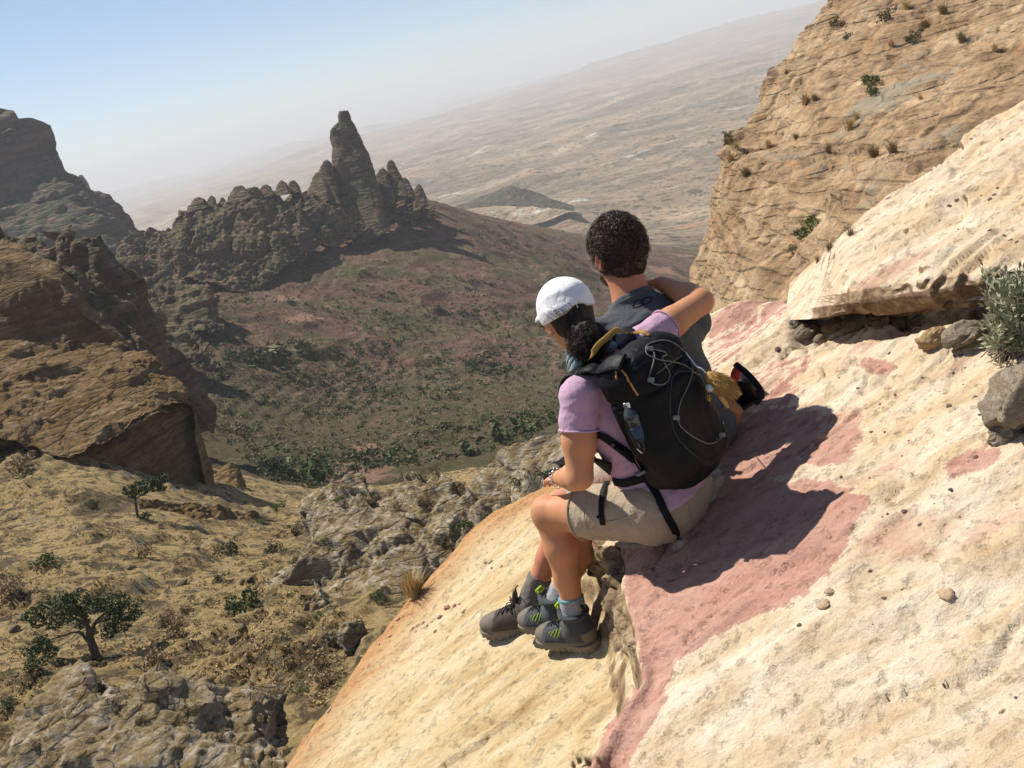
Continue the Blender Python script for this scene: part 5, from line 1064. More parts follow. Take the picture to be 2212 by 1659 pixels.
# elastic cord lacing
def cord(s_, r=0.0019, mat=M_cord, nm='elastic_cord', parent=PK, off=0.003, n=None):
    P, N = hits([bag, shirt_w, shirt_m], C2(s_), off)
    if len(P) > 2: return tube(nm, P, r, mat, parent, 6, n=n or len(P)*6)
cord("775,240 800,270 790,330 768,400 770,440 800,465 850,470 890,440 895,390 870,340 850,290 880,275 860,255 790,240")
cord("742,250 750,215 800,190 870,180 930,200 975,235 1000,262 1030,300 1048,360 1040,420 1010,500 970,580 955,640 952,690")
cord("952,690 970,740 1020,790 1080,830 1150,858 1210,845 1245,795 1255,700 1255,620 1240,570"); cord("742,250 760,280 830,305 920,320 1000,345 1060,385 1110,420"); cord("985,275 900,330 812,400", 0.0014)
for s_ in ("770,238", "943,685", "1240,800", "776,438"):
    P, N = hits([bag], C2(s_), 0.004)
    if len(P):
        k_ = SDF(0.002); k_.box(P[0], (0.010, 0.006, 0.007), axes(CR+0.4*CU, CU), 0.002, 0.004); obj('cord_lock', k_.mesh('cord_lock', M_plas, 1), PK)
# zip pullers in tan cord
M_tan = plain_mat('tan_cord', (0.40, 0.22, 0.07), 0.7)
for s_ in ("562,318 556,350 553,390 556,432", "585,372 605,395 622,420 634,448", "640,450 660,485 678,512 692,535"): cord(s_, 0.0034, M_tan, 'zip_pull', PK, 0.004, 12)
P, N = hits([bag], C2("564,316"), 0.004)
if len(P): k_ = SDF(0.002); k_.ell(P[0], (0.007, 0.006, 0.010), axes(CR, CU), 0.002); obj('zip_slider', k_.mesh('zip_slider', M_metal, 0), PK)
# shoulder straps, over the shirt
def strap(nm, S_, wdt, objs, off=0.006, mat=M_web, flat=0.22, n=30, ext=None, parent=PK):
    P, N = hits(objs, S_, off)
    if ext is not None: P = np.vstack([P, ext]); N = np.vstack([N, np.repeat(N[-1:], len(ext), 0)])
    P = smoothline(P, n); N = np.stack([np.interp(np.linspace(0, 1, n), np.linspace(0, 1, len(N)), N[:, k]) for k in range(3)], -1); N /= np.linalg.norm(N, axis=1, keepdims=True)
    return tube(nm, P, wdt, mat, parent, 12, flat, N)
sl = w['shL']
tp_ = [pc-PL*0.075+PU*0.17+PF*0.06, pc-PL*0.085+PU*0.215+PF*0.10, sl+PL*0.055+PU*0.062+PF*0.0, sl+PL*0.045+PU*0.062+PF*0.045, sl+PL*0.045+PU*0.01+PF*0.10, sl+PL*0.04-PU*0.10+PF*0.115, sl+PL*0.0-PU*0.20+PF*0.08, sl-PL*0.0-PU*0.26+PF*0.02]
nn_ = [PU*0.6-PF, PU, PU+0.1*PF, PU+0.6*PF, PF+0.2*PU, PF, PF-PL*0.6, -PL+PF*0.3]
tube('shoulder_strap', tp_, 0.036, M_black, PK, 14, 0.24, np.array([unit(v) for v in nn_]), 50)
tp2 = [pc+PL*0.075+PU*0.17+PF*0.06, pc+PL*0.085+PU*0.21+PF*0.10]+[w['shR']+PL*a+PU*b_+PF*c for a, b_, c in ((-0.055, 0.062, 0.0), (-0.045, 0.062, 0.05), (-0.045, 0.01, 0.105), (-0.04, -0.10, 0.118), (0.0, -0.20, 0.09), (0.01, -0.26, 0.02))]
tube('shoulder_strap', tp2, 0.036, M_black, PK, 14, 0.24, np.array([unit(v*np.array([1, 1, 1])) for v in [PU*0.6-PF, PU, PU, PU+0.6*PF, PF+0.2*PU, PF, PF+PL*0.6, PL+PF*0.3]]), 50)
strap('yoke', C2("600,330 540,330 480,350 420,370 360,380 300,395 240,405 205,425"), 0.030, [shirt_w, bag], 0.007, M_black, 0.25)
st_ = strap('lower_strap', C2("430,790 480,815 540,860 590,900 650,950 700,1000 730,1040"), 0.014, [shirt_w, bag], 0.007)
k_ = SDF(0.003); P, N = hits([shirt_w, bag], C2("560,880"), 0.012); k_.box(P[0], (0.022, 0.014, 0.006), axes(CR-0.7*CU, CU+0.7*CR), 0.004, 0.004); obj('buckle', k_.mesh('buckle', M_web, 1), PK)
k_ = SDF(0.003); P, N = hits([shirt_w, bag], C2("525,850"), 0.013); k_.box(P[0], (0.003, 0.012, 0.006), axes(CR-0.5*CU, CU+0.5*CR), 0.001, 0.004); obj('buckle_bar', k_.mesh('buckle_bar', M_plas, 1), PK)
k_ = SDF(0.003); P, N = hits([shirt_w, bag], C2("725,1040"), 0.010); k_.box(P[0], (0.015, 0.024, 0.005), axes(CR+0.5*CU, CU-0.55*CR), 0.003, 0.004); obj('side_release_buckle', k_.mesh('side_release_buckle', M_plas, 1), PK)
strap('hip_belt', C2("735,1075 690,1090 640,1105 590,1115 540,1105 505,1100"), 0.016, [shirt_w, shorts_w, body_w], 0.006)
strap('hip_belt_tail', C2("520,1100 490,1120 470,1160 460,1210 455,1270 457,1330 465,1390"), 0.011, [shorts_w, shirt_w, body_w], 0.006)
P, N = hits([shorts_w], C2("456,1340"), 0.012); k_ = SDF(0.003); k_.box(P[0], (0.012, 0.005, 0.005), axes(CR, CU), 0.002, 0.004); obj('strap_slider', k_.mesh('strap_slider', M_web, 1), PK)
strap('loose_strap', C2("745,1085 780,1140 820,1210 860,1290 900,1370 935,1430 958,1490"), 0.0125, [shirt_w, shorts_w, slope], 0.007)
P, N = hits([shorts_w, slope], C2("962,1500"), 0.012); k_ = SDF(0.003); k_.box(P[0], (0.013, 0.017, 0.003), axes(CR-0.1*CU, CU+0.1*CR), 0.001, 0.004); obj('strap_end', k_.mesh('strap_end', M_plas, 1), PK)
# haul loop in mustard webbing
hl = [hit([shirt_w, bag, body_w], *pts(C2("362,318"))[0], 0.006)[0], Jp(1281, 762, 2.53), Jp(1293, 745, 2.52), Jp(1310, 730, 2.52), Jp(1335, 712, 2.55), hit([bag, shirt_w], *pts(C2("640,150"))[0], 0.004)[0]]
hl = [h for h in hl if h is not None]
tube('haul_loop', hl, 0.010, M_gold, PK, 10, 0.16, np.tile(-CF+0.3*CU, (len(hl), 1)), 40)
tube('haul_loop', [hl[-1], Jp(1385, 716, 2.53), hit([bag], *pts(C2("770,150"))[0], 0.004)[0] if hit([bag], *pts(C2("770,150"))[0])[0] is not None else Jp(1400, 724, 2.5)], 0.006, M_gold, PK, 8, 0.3, np.tile(-CF, (3, 1)), 14)
# side pocket mesh edge and printed badge
P, N = hits([bag], C2("1158,560"), 0.0012)
M_yel = plain_mat('yellow_print', (0.42, 0.29, 0.045), 0.7); M_ecru = plain_mat('pale_print', (0.45, 0.40, 0.26), 0.7)
if len(P):
    nb = unit(N[0]); ux = unit(CR*0.80+CU*0.60-nb*((CR*0.80+CU*0.60)@nb)); uy = np.cross(nb, ux); mm = Multi()
    def disc(cx, cy, rx, ry): a = np.linspace(0, 2*np.pi, 14, endpoint=False); mm.add(P[0]+np.outer(cx+rx*np.cos(a), ux)+np.outer(cy+ry*np.sin(a), uy)+nb*0.0008, [list(range(14))])
    disc(0, -0.004, 0.0085, 0.0068)
    for cx, cy in ((-0.0095, 0.003), (-0.0035, 0.0075), (0.0035, 0.0075), (0.0095, 0.003)): disc(cx, cy, 0.0026, 0.0034)
    mm.obj('badge', M_yel, bag)
    fc = bpy.data.curves.new('badge_text', 'FONT'); fc.body = 'Jack Wolfskin'; fc.size = 0.0062; fc.align_x = 'CENTER'; fo = coll(bpy.data.objects.new('badge_text', fc)); bpy.context.view_layer.update()
    tm = bpy.data.meshes.new_from_object(fo.evaluated_get(bpy.context.evaluated_depsgraph_get())); bpy.data.objects.remove(fo)
    co_ = np.array([v.co for v in tm.vertices]); pos = P[0]+np.outer(co_[:, 0], ux)+np.outer(co_[:, 1]+0.0145, uy)+nb*0.0012
    tm.vertices.foreach_set('co', pos.astype(np.float32).ravel()); tm.update(); tm.materials.append(M_ecru); obj('badge_text', tm, bag)
# bottle in the side pocket
P, N = hits([bag, shirt_w], C2("660,690"), 0.0)
if len(P):
    bc = P[0]-unit(-PL-0.3*PF)*0.006-PU*0.01; WB = empty('water_bottle', tuple(float(v) for v in bc-PU*0.09), 'clear plastic bottle with blue label tucked in side of black daypack', 'bottle')
    M_bot = NT('bottle_plastic', 0.15, 0.5); M_bot.b.inputs['Transmission Weight'].default_value = 0.6; M_bot = M_bot.done((0.10, 0.12, 0.13))
    k_ = SDF(0.003); k_.cone(bc-PU*0.08, bc+PU*0.02, 0.026, 0.026, 0.01); k_.cone(bc+PU*0.02, bc+PU*0.045, 0.026, 0.012, 0.01); obj('bottle_body', k_.mesh('bottle_body', M_bot, 1), WB)
    k_ = SDF(0.003); k_.cone(bc-PU*0.045, bc-PU*0.02, 0.0275, 0.0275, 0.004); k_.cut(bc-PU*0.014, PU); k_.cut(bc-PU*0.052, -PU); obj('bottle_label', k_.mesh('bottle_label', plain_mat('blue_label', (0.02, 0.05, 0.10), 0.5), 1), WB)
    k_ = SDF(0.003); k_.cone(bc+PU*0.045, bc+PU*0.062, 0.014, 0.014, 0.004); k_.cut(bc+PU*0.064, PU); obj('bottle_cap', k_.mesh('bottle_cap', M_metal, 1), WB)
    strap('bottle_net', C2("590,640 620,690 650,760 690,850 740,900"), 0.006, [bag, shirt_w], 0.012)
for s_ in ("712,892",):
    P, N = hits([bag, shirt_w], C2(s_), 0.006)
    if len(P): k_ = SDF(0.002); k_.ell(P[0], (0.006, 0.006, 0.014), axes(CR+0.8*CU, CU-0.8*CR), 0.002); obj('toggle', k_.mesh('toggle', plain_mat('white_plastic', (0.7, 0.7, 0.68), 0.4), 0), PK)
# furry toy hanging from the pack
pt_, _n = hit([bag, shirt_m], 1552, 828); pt_ = (pt_ if pt_ is not None else Jp(1552, 828, 2.5))
pt_ = Jp(1551, 826, min(float(pt_@CF)/G-0.035, 2.62)); Mq = axes(CR-0.75*CU, CU+0.75*CR)     # local x runs down to the right
TOY = empty('plush_toy', tuple(float(v) for v in pt_), 'small golden furry toy clipped to the black daypack', 'toy')
M_fur = hairm('golden_fur', (0.40, 0.235, 0.075), 0.8)
k_ = SDF(0.003); k_.ell(pt_, (0.044, 0.022, 0.024), Mq, 0.01); k_.ell(pt_+Mq[0]*0.020-Mq[2]*0.010, (0.020, 0.018, 0.020), Mq, 0.02); k_.post.append(lambda X: 0.004*fbm(X, 90, 3, 0.6, 71)); tb = obj('body', k_.mesh('body', M_fur, 0), TOY)
obj('fur', curls('fur', M_fur, 1500, pt_+Mq[0]*0.004, np.array([0.045, 0.023, 0.025]), Mq, 0.020, 0.002, 0.0011, rs, 5, (0.9, 1.0), pull=Mq[0]*0.02), tb)
M_lea = plain_mat('brown_leather', (0.20, 0.075, 0.018), 0.45, 0.5); M_pale = plain_mat('pale_felt', (0.50, 0.30, 0.12), 0.8)
k_ = SDF(0.002); k_.ell(pt_+Mq[0]*0.078-Mq[2]*0.030, (0.034, 0.006, 0.016), Mq, 0.004); obj('leather_tag', k_.mesh('leather_tag', M_lea, 1), TOY)
for a_, c_ in ((0.060, 0.012), (0.054, -0.040)):
    k_ = SDF(0.002); k_.cone(pt_+Mq[0]*(a_-0.02)+Mq[2]*c_*0.7, pt_+Mq[0]*(a_+0.012)+Mq[2]*c_, 0.010, 0.006, 0.004); obj('paw', k_.mesh('paw', M_pale, 1), TOY)
k_ = SDF(0.002); k_.ell(pt_-Mq[0]*0.012-Mq[2]*0.030-Mq[1]*0.012, (0.013, 0.012, 0.011), Mq, 0.004); obj('bead', k_.mesh('bead', plain_mat('pale_grey_bead', (0.42, 0.45, 0.42), 0.35, 0.5), 1), TOY)
tube('clip_chain', [pt_-Mq[0]*0.045, pt_-Mq[0]*0.065+Mq[2]*0.003, pt_-Mq[0]*0.085, hit([bag], 1478, 762, 0.004)[0] if hit([bag], 1478, 762)[0] is not None else pt_-Mq[0]*0.11], 0.0026, M_metal, TOY, 6, n=20)
# ---- small black bag behind the man
hb = hit([slope], 1628, 868)[0]; hb = hb if hb is not None else Jp(1628, 868, 2.9)
bx = hb+np.array([-0.05, 0.03, 0.045]); WBG = empty('waist_pack', tuple(float(v) for v in hb), 'small black bag with loop handle on rock behind person in charcoal T-shirt', 'bag')
Mb = axes(unit(np.array([0.75, -0.2, -0.15])), unit(np.array([-0.35, 0.05, 1.0])))
k_ = SDF(0.005); k_.box(bx, (0.075, 0.06, 0.055), Mb, 0.035, 0.03); k_.ell(bx-Mb[0]*0.06+Mb[2]*0.035, (0.06, 0.055, 0.06), Mb, 0.04); k_.post.append(lambda X: 0.006*fbm(X, 18, 3, 0.5, 72)); wb_ = obj('bag', k_.mesh('bag', M_black, 1), WBG)
q0 = Jp(1588, 786, 2.93); tube('handle', [q0, Jp(1606, 800, 2.90), Jp(1622, 815, 2.88), Jp(1636, 832, 2.87), Jp(1645, 848, 2.86), Jp(1640, 862, 2.86), Jp(1630, 872, 2.86)], 0.011, M_web, WBG, 8, 0.35, np.tile(-CF, (7, 1)), 30)
k_ = SDF(0.003); k_.box(Jp(1642, 852, 2.85), (0.012, 0.007, 0.018), axes(CR, CU-0.3*CR), 0.003, 0.004); obj('buckle', k_.mesh('buckle', M_plas if False else M_web, 1), WBG)
k_ = SDF(0.004); k_.ell(Jp(1590, 808, 2.93), (0.018, 0.02, 0.034), axes(CR, CU+0.3*CR), 0.01); obj('red_panel', k_.mesh('red_panel', plain_mat('red_nylon', (0.36, 0.03, 0.02), 0.6), 1), WBG)
# ================================================================== STONES
M_peb = plain_mat('purple_brown_stone', (0.16, 0.10, 0.085), 0.85, 0.2, 0.4, 40, 0.5, bscale=90); M_pebr = plain_mat('red_stone', (0.33, 0.16, 0.12), 0.85, 0.2, 0.35, 40, 0.5, bscale=90)
M_pebt = plain_mat('tan_stone', (0.47, 0.34, 0.22), 0.9, 0.2, 0.3, 30, 0.5, bscale=80); M_bould = rock_material('boulder_rock', [(0.22, 0.165, 0.115), (0.44, 0.36, 0.265), (0.60, 0.52, 0.41), (0.36, 0.27, 0.18)], 7.0, bd=0.05)
def stone_mesh(nm, mat, seed, sub=3, am=0.30):
    bm = bmesh.new(); bmesh.ops.create_icosphere(bm, subdivisions=sub, radius=1.0); V = np.array([v.co for v in bm.verts]); F = [[v.index for v in f.verts] for f in bm.faces]; bm.free()
    q = V*1.0+seed*3.1; V = V*(1+am*blocky(q, 1.1, seed, soft=0.12)+0.12*fbm(q, 2.4, 3, 0.5, seed))[:, None]; V[:, 2] = np.maximum(V[:, 2]*0.72, -0.45)
    return mesh(nm, V, F, mat, sub > 3)
bpy.context.view_layer.update()
slab1, slab2 = bpy.data.objects['rock_slab'], bpy.data.objects['rock_slab.001']; NEAR = [slope, slab1, slab2]
peb = {k: [stone_mesh('stone', m_, 1.3+i*2.7+j*7) for i in range(4)] for j, (k, m_) in enumerate((('p', M_peb), ('r', M_pebr), ('t', M_pebt)))}
def z5(x, y): return 1423+0.4493*x, 0.4493*y
def z6(x, y): return 1558.7+0.3677*x, 610+0.3677*y
def z4(x, y): return 542.2+0.4688*x, 881+0.4688*y
def zb(x, y): return 1287.6+0.4179*x, 1152+0.4179*y
PEB = [(z6, 'p', "330,395,34 985,418,18 800,622,14 1020,662,16 1335,727,28 1372,746,9 1517,778,20 1490,672,16 1407,432,22 870,1150,13 1495,1027,24 1342,1218,20 1165,1424,18 1075,1348,26 975,1362,16 945,1378,10 445,732,18 545,762,10 1360,532,12 1432,502,10 930,716,14 1560,700,10 1420,600,9 1180,560,9 690,560,8 1250,1300,9 1400,1380,10 1100,930,10 880,880,18 960,880,14 1060,1020,10 700,1145,16"),
       (z5, 'p', "1310,912,15 1455,597,12 1502,603,14 1502,668,15 1106,952,20 1432,962,22 1402,990,20 1550,942,14 1590,957,16 1632,902,12 1612,936,14 1590,1107,17 1440,1102,10 1462,1101,9 1662,1132,14 1692,1152,16 1722,1162,14 975,1105,14 900,1302,10 1112,1377,12 1605,547,10 1652,671,12 1200,1099,7 1240,930,9 1700,1010,10 1350,1060,8 1280,1190,7 1540,1250,9 1460,760,8"),
       (z4, 'r', "905,922,27 870,967,20 850,1031,15 940,912,14 962,906,10 680,976,15 1112,606,9 1080,716,12 1110,738,10"), (z4, 't', "980,940,17 790,992,17 770,1003,15 742,1021,20 832,986,12 812,1002,12 362,1396,22 640,1052,16 700,960,10 1102,711,20 1152,731,16 760,1030,12 650,1010,10 590,1090,12"),
       (zb, 'p', "1050,476,22 1490,337,20 1417,197,18 1580,292,9 1795,783,14 1430,470,8 2170,850,14"), (zb, 't', "1180,372,52 1205,305,44 1815,322,64 2100,925,30")]
LABP = {'p': ('small dark purple-brown pebble lying on the pale sandstone slope', 'dark pebbles scattered on the pale slope'), 'r': ('small brick-red stone lying near the ochre rim of the slab', 'red stones near the ochre rim'), 't': ('small tan stone lying loose on the sandstone', 'tan stones loose on the sandstone')}
for fn, k, lst in PEB:
    for x, y, sz in pts(lst):
        S_ = fn(x, y); p, n = hit(NEAR, *S_)
        if p is None: continue
        sc = sz*(0.3677 if fn is z6 else 0.4493 if fn is z5 else 0.4688 if fn is z4 else 0.4179)/FS*float(p@CF)*0.62
        o = obj('pebble' if sz < 22 else 'stone', random.choice(peb[k]), label=LABP[k][0], cat='pebble' if sz < 22 else 'stone', group=LABP[k][1])
        o.location = p+n*sc*0.18; q_ = Vector(n).to_track_quat('Z', 'Y'); o.rotation_euler = (q_@Matrix.Rotation(random.uniform(0, 6.28), 3, 'Z').to_quaternion()).to_euler()
        o.scale = (sc*random.uniform(0.9, 1.3), sc*random.uniform(0.7, 1.0), sc*random.uniform(0.6, 1.0))
def boulder(px, py, wpx, hpx, seed, label, mat=M_bould, objs=NEAR, lift=0.2, yaw=0.3, group=None, am=0.3, sub=5, nm='boulder', dep=0.8):
    p, n = hit(objs, px, py)
    if p is None: return
    k = float(p@CF)/FS; o = obj(nm, stone_mesh(nm, mat, seed, sub, am), label=label, cat='boulder', group=group); o.location = p+np.array([0, 0.5*dep*wpx*k*0.5, 1.0])*lift*hpx*k*np.array([0, 1, 1])
    o.scale = (wpx*k*0.5, wpx*k*0.5*dep, hpx*k*0.6); o.rotation_euler = (0.1, rad(-12), yaw); return o
boulder(2082, 738, 84, 60, 4.2, 'rounded grey-brown boulder wedged under the overhanging slab', lift=0.25)
boulder(2015, 742, 60, 52, 9.4, 'crumbly ochre rock lump beside the boulder under the slab', plain_mat('ochre_crumbly_rock', (0.40, 0.28, 0.14), 0.95, 0.1, 0.4, 25, 0.8, bscale=60), lift=0.2)
boulder(2205, 905, 165, 165, 6.6, 'pitted grey boulder rising from the pale slope under the grey-green shrub', lift=0.22, yaw=0.8, am=0.34)
boulder(2168, 950, 70, 60, 12.1, 'small grey rock at the foot of the pitted boulder', lift=0.2)
boulder(1738, 728, 44, 34, 15.3, 'dark angular stone at the left end of the slab overhang', lift=0.25); boulder(1770, 735, 26, 18, 18.3, 'little brown stone in the shade of the slab overhang')
boulder(1720, 705, 30, 26, 21.3, 'dark chipped rock propping the tip of the slab')
for i_, (px, py, wp, hp) in enumerate(((1800, 712, 46, 26), (1845, 708, 60, 34), (1895, 702, 52, 32), (1940, 698, 60, 34), (1980, 700, 44, 30), (1760, 716, 36, 20), (2110, 690, 60, 36))):
    boulder(px, py, wp, hp, 31.3+i_*2.9, 'dark rubble rock jammed in the hollow under the slab', M_ledge, NEAR, 0.35, 0.4*i_, 'rubble rocks under the slab', nm='rock')
bpy.context.view_layer.update()
HS, VL = bpy.data.objects['hillside'], bpy.data.objects['valley']
boulder(765, 1395, 62, 66, 7.7, 'grey boulder beside the curved rock fin in the gully', M_grey, [HS], 0.3, 0.5, am=0.25); boulder(722, 1390, 40, 40, 3.3, 'brown rock between the curved fin and the grey boulder', M_grey, [HS], 0.3)
boulder(1225, 995, 120, 62, 5.5, 'pale grey rock showing between the slab rim and the lap', M_grey, [bpy.data.objects[n] for n in ('rock_outcrop', 'rock_outcrop.001', 'rock_outcrop.002', 'rock_outcrop.003', 'hillside') if n in bpy.data.objects], 0.0)

# ================================================================== PLANTS
def leaf_mat(name, a, b_, tr=0.25):
    t = NT(name, 0.7, 0.2); co = t.coord(); n = t.noise(co, 3.0, 4); r = t.rand(); c = t.mix(t.math('ADD', t.math('MULTIPLY', n, 0.7), t.math('MULTIPLY', r, 0.3)), a, b_)
    t.b.inputs['Transmission Weight'].default_value = 0.0; t.b.inputs['Subsurface Weight'].default_value = 0.0; return t.done(c)
M_green = leaf_mat('shrub_leaves', (0.045, 0.068, 0.022), (0.12, 0.16, 0.052)); M_dkgr = leaf_mat('dark_tree_leaves', (0.030, 0.046, 0.018), (0.085, 0.115, 0.045)); M_fresh = leaf_mat('fresh_leaves', (0.05, 0.10, 0.018), (0.12, 0.19, 0.04))
M_olive = leaf_mat('olive_scrub', (0.085, 0.085, 0.038), (0.18, 0.165, 0.08)); M_straw = leaf_mat('dry_straw', (0.38, 0.275, 0.13), (0.62, 0.47, 0.25)); M_sage = leaf_mat('grey_green_leaves', (0.24, 0.25, 0.15), (0.42, 0.42, 0.28)); M_brush = leaf_mat('dry_brush', (0.21, 0.155, 0.085), (0.38, 0.28, 0.16))
M_bark = plain_mat('tree_bark', (0.12, 0.09, 0.065), 0.95, 0.1, 0.4, 9, 0.6)
def leavesVF(C, size, rs, asp=0.55, up=0.3):
    n = len(C); a = rs.normal(size=(n, 3)); a[:, 2] += up; a /= np.linalg.norm(a, axis=1, keepdims=True); b_ = rs.normal(size=(n, 3)); b_ -= a*(a*b_).sum(1, keepdims=True); b_ /= np.linalg.norm(b_, axis=1, keepdims=True)
    s_ = (np.asarray(size)*rs.uniform(0.6, 1.4, n))[:, None]; V = np.stack([C-a*s_, C+b_*s_*asp, C+a*s_, C-b_*s_*asp], 1).reshape(-1, 3); return V, np.arange(4*n).reshape(-1, 4)
def clumps(n, rs, ncl=7, flat=0.8):
    """leaf positions in a lumpy unit crown standing on z=0"""
    c = rs.normal(size=(ncl, 3))*np.array([0.48, 0.48, 0.28])+np.array([0, 0, 0.55]); r = rs.uniform(0.28, 0.5, ncl); i = rs.integers(0, ncl, n); u = rs.normal(size=(n, 3)); u /= np.linalg.norm(u, axis=1, keepdims=True)
    P = c[i]+u*(r[i]*rs.uniform(0.5, 1.0, n)**0.5)[:, None]; P[:, 2] = np.abs(P[:, 2])*flat; return P
rv = np.random.default_rng(11)
def shrub_mesh(nm, mat, n, size, seed, ncl=7): r_ = np.random.default_rng(seed); V, F = leavesVF(clumps(n, r_, ncl), size, r_); return mesh(nm, V, F, mat, False)
SHV = [shrub_mesh('shrub', m_, 70, 0.20, 20+i) for i, m_ in enumerate((M_green, M_green, M_olive, M_olive, M_dkgr))]
ALL = [o for o in bpy.data.objects if o.type == 'MESH' and o.get('kind') == 'structure' and o.name not in ('plain', 'haze')]
REG = pts("480,640 560,600 700,560 880,500 1000,500 1240,520 1300,640 1230,800 1220,900 1130,960 1000,990 800,1020 660,1060 560,1030 490,960 470,880 450,820 420,700")
cand = []; BIG = [VL, HS]+[o for o in ALL if o.name.split('.')[0] in ('rock_ridge', 'rock_spire', 'cliff', 'rock_spur', 'tilted_rock', 'overhang_wall', 'rock_outcrop')]
rx = rv.uniform(420, 1300, 9000); ry = rv.uniform(480, 1070, 9000); inside = polysd(rx, ry, REG) > 0
for x, y in zip(rx[inside], ry[inside]):
    p, n = hit([VL], x, y)
    if p is None: continue
    cand.append(p)
cand = np.array(cand); dn = fbm(cand, [1/55., 1/55., 0], 3, 0.5, 81)+0.5*fbm(cand, [1/14., 1/14., 0], 2, 0.5, 82); cand = cand[dn+rv.uniform(-0.35, 0.35, len(cand)) > 0.05]
szs = rv.lognormal(0.0, 0.55, len(cand))*0.85; app = szs/(cand@CF); od = np.argsort(-app); cand, szs = cand[od], szs[od]
for p, s_ in zip(cand[:280], szs[:280]):
    i = rv.choice(5, p=[0.3, 0.25, 0.15, 0.12, 0.18]); sx, sy = toS(p); dd = float(p@CF)
    zone = 'below the rock ridge of the spire' if dd > 560 else 'at the foot of the dark buttressed cliff' if sx < 620 and dd > 330 else 'on the middle terraces of the valley' if dd > 420 else 'on the valley floor just beyond the grey outcrop' if sx > 850 else 'on the low valley floor past the overhang wall'
    lb = ('big ' if s_ > 1.9 else 'small ' if s_ < 1.1 else 'middling ')+('bright green', 'bright green', 'pale olive', 'pale olive', 'dark green')[i]+' shrub '+zone
    o = obj('shrub', SHV[i], label=lb, cat='shrub', group=lb)
    o.location = p-np.array([0, 0, 0.1*s_]); o.scale = (s_*1.25, s_*1.25, s_*rv.uniform(0.8, 1.3)); o.rotation_euler = (0, 0, rv.uniform(0, 6.28))
def merged(nm, pos, siz, nl, lsz, mat, seed, kind='stuff', zs=1.0):
    r_ = np.random.default_rng(seed); base = [clumps(nl, r_, 4) for _ in range(12)]; C = np.concatenate([p+base[r_.integers(12)]*np.array([s_, s_, s_*zs]) for p, s_ in zip(pos, siz)]); V, F = leavesVF(C, np.repeat(siz*lsz, nl), r_); return obj(nm, mesh(nm, V, F, mat, False), kind=kind)
k3 = (len(cand)-280)//2
merged('scrub', cand[280:280+k3], szs[280:280+k3]*1.2, 16, 0.34, M_green, 31); merged('scrub', cand[280+k3:], szs[280+k3:]*1.2, 16, 0.34, M_olive, 32)
# fine scrub and pale stones strewn over the whole bowl
rx = rv.uniform(380, 1320, 8500); ry = rv.uniform(455, 1070, 8500); REG3 = pts("440,640 560,600 700,540 880,470 1000,462 1240,500 1310,640 1230,800 1220,900 1130,960 1000,990 800,1020 660,1060 560,1030 490,960 470,880 450,820 420,700"); inside = polysd(rx, ry, REG3) > 0
vp = np.array([p for p in (hit([VL], x, y)[0] for x, y in zip(rx[inside], ry[inside])) if p is not None]); vs = rv.lognormal(-0.55, 0.4, len(vp)); a3 = len(vp)*6//10
merged('scrub', vp[:a3], vs[:a3]*1.1, 9, 0.42, M_dkgr, 35)
merged('loose_stones', vp[a3:], np.minimum(vs[a3:], 1.0)*0.75, 7, 0.55, M_pebt, 36, zs=0.5)
# dry brush and grass on the gully side
REG2 = pts("0,1000 150,1010 300,1090 420,1130 600,1130 640,1180 590,1260 680,1290 780,1330 790,1400 700,1530 640,1500 500,1480 330,1450 250,1440 130,1440 0,1580")
rx = rv.uniform(0, 800, 4200); ry = rv.uniform(1000, 1600, 4200); inside = polysd(rx, ry, REG2) > 0; gp = [hit([HS], x, y)[0] for x, y in zip(rx[inside], ry[inside])]; gp = np.array([p for p in gp if p is not None])
gs = rv.uniform(0.07, 0.18, len(gp)); h_ = len(gp)*4//5; merged('dry_grass', gp[:h_], gs[:h_], 10, 0.5, M_straw, 33); merged('dry_grass', gp[h_:], gs[h_:], 12, 0.42, M_brush, 34)
for i_ in range(34):
    x, y = rv.uniform(0, 780), rv.uniform(1010, 1520)
    if polysd(np.array([x]), np.array([y]), REG2)[0] < 12: continue
    wp = rv.uniform(10, 30); boulder(x, y, wp, wp*rv.uniform(0.5, 0.9), 50.1+(i_ % 6)*1.7, 'pale rock half sunk in the dry grass slope' if wp > 19 else 'little pale stone half sunk in the dry grass slope', M_grey, [HS], 0.15, rv.uniform(0, 6), 'pale rocks in the dry grass' if wp > 19 else 'little stones in the dry grass', sub=3, nm='rock')
SHN = [shrub_mesh('shrub', m_, 420, 0.10, 50+i, 11) for i, m_ in enumerate((M_green, M_fresh, M_olive, M_brush))]
def shrub(px, py, wpx, k, label, objs=[HS], grp=None, zs=1.0, nm='shrub'):
    p, n = hit(objs, px, py)
    if p is None: return
    s_ = wpx*float(p@CF)/FS/1.9; o = obj(nm, SHN[k], label=label, cat='shrub', group=grp); o.location = p-np.array([0, 0, 0.08*s_]); o.scale = (s_, s_, s_*zs); o.rotation_euler = (0, 0, rv.uniform(0, 6.28))
shrub(538, 1312, 86, 0, 'dense green bush on straw grass beside the curved rock fin'); shrub(103, 1218, 52, 0, 'round dark green bush alone on the left grass slope'); shrub(198, 1088, 22, 0, 'tiny green bush below the tilted rock slope')
shrub(318, 1122, 36, 0, 'small dark bush at the foot of the flat-topped tree'); shrub(500, 1198, 60, 2, 'low olive bush on the grass below the rock band')
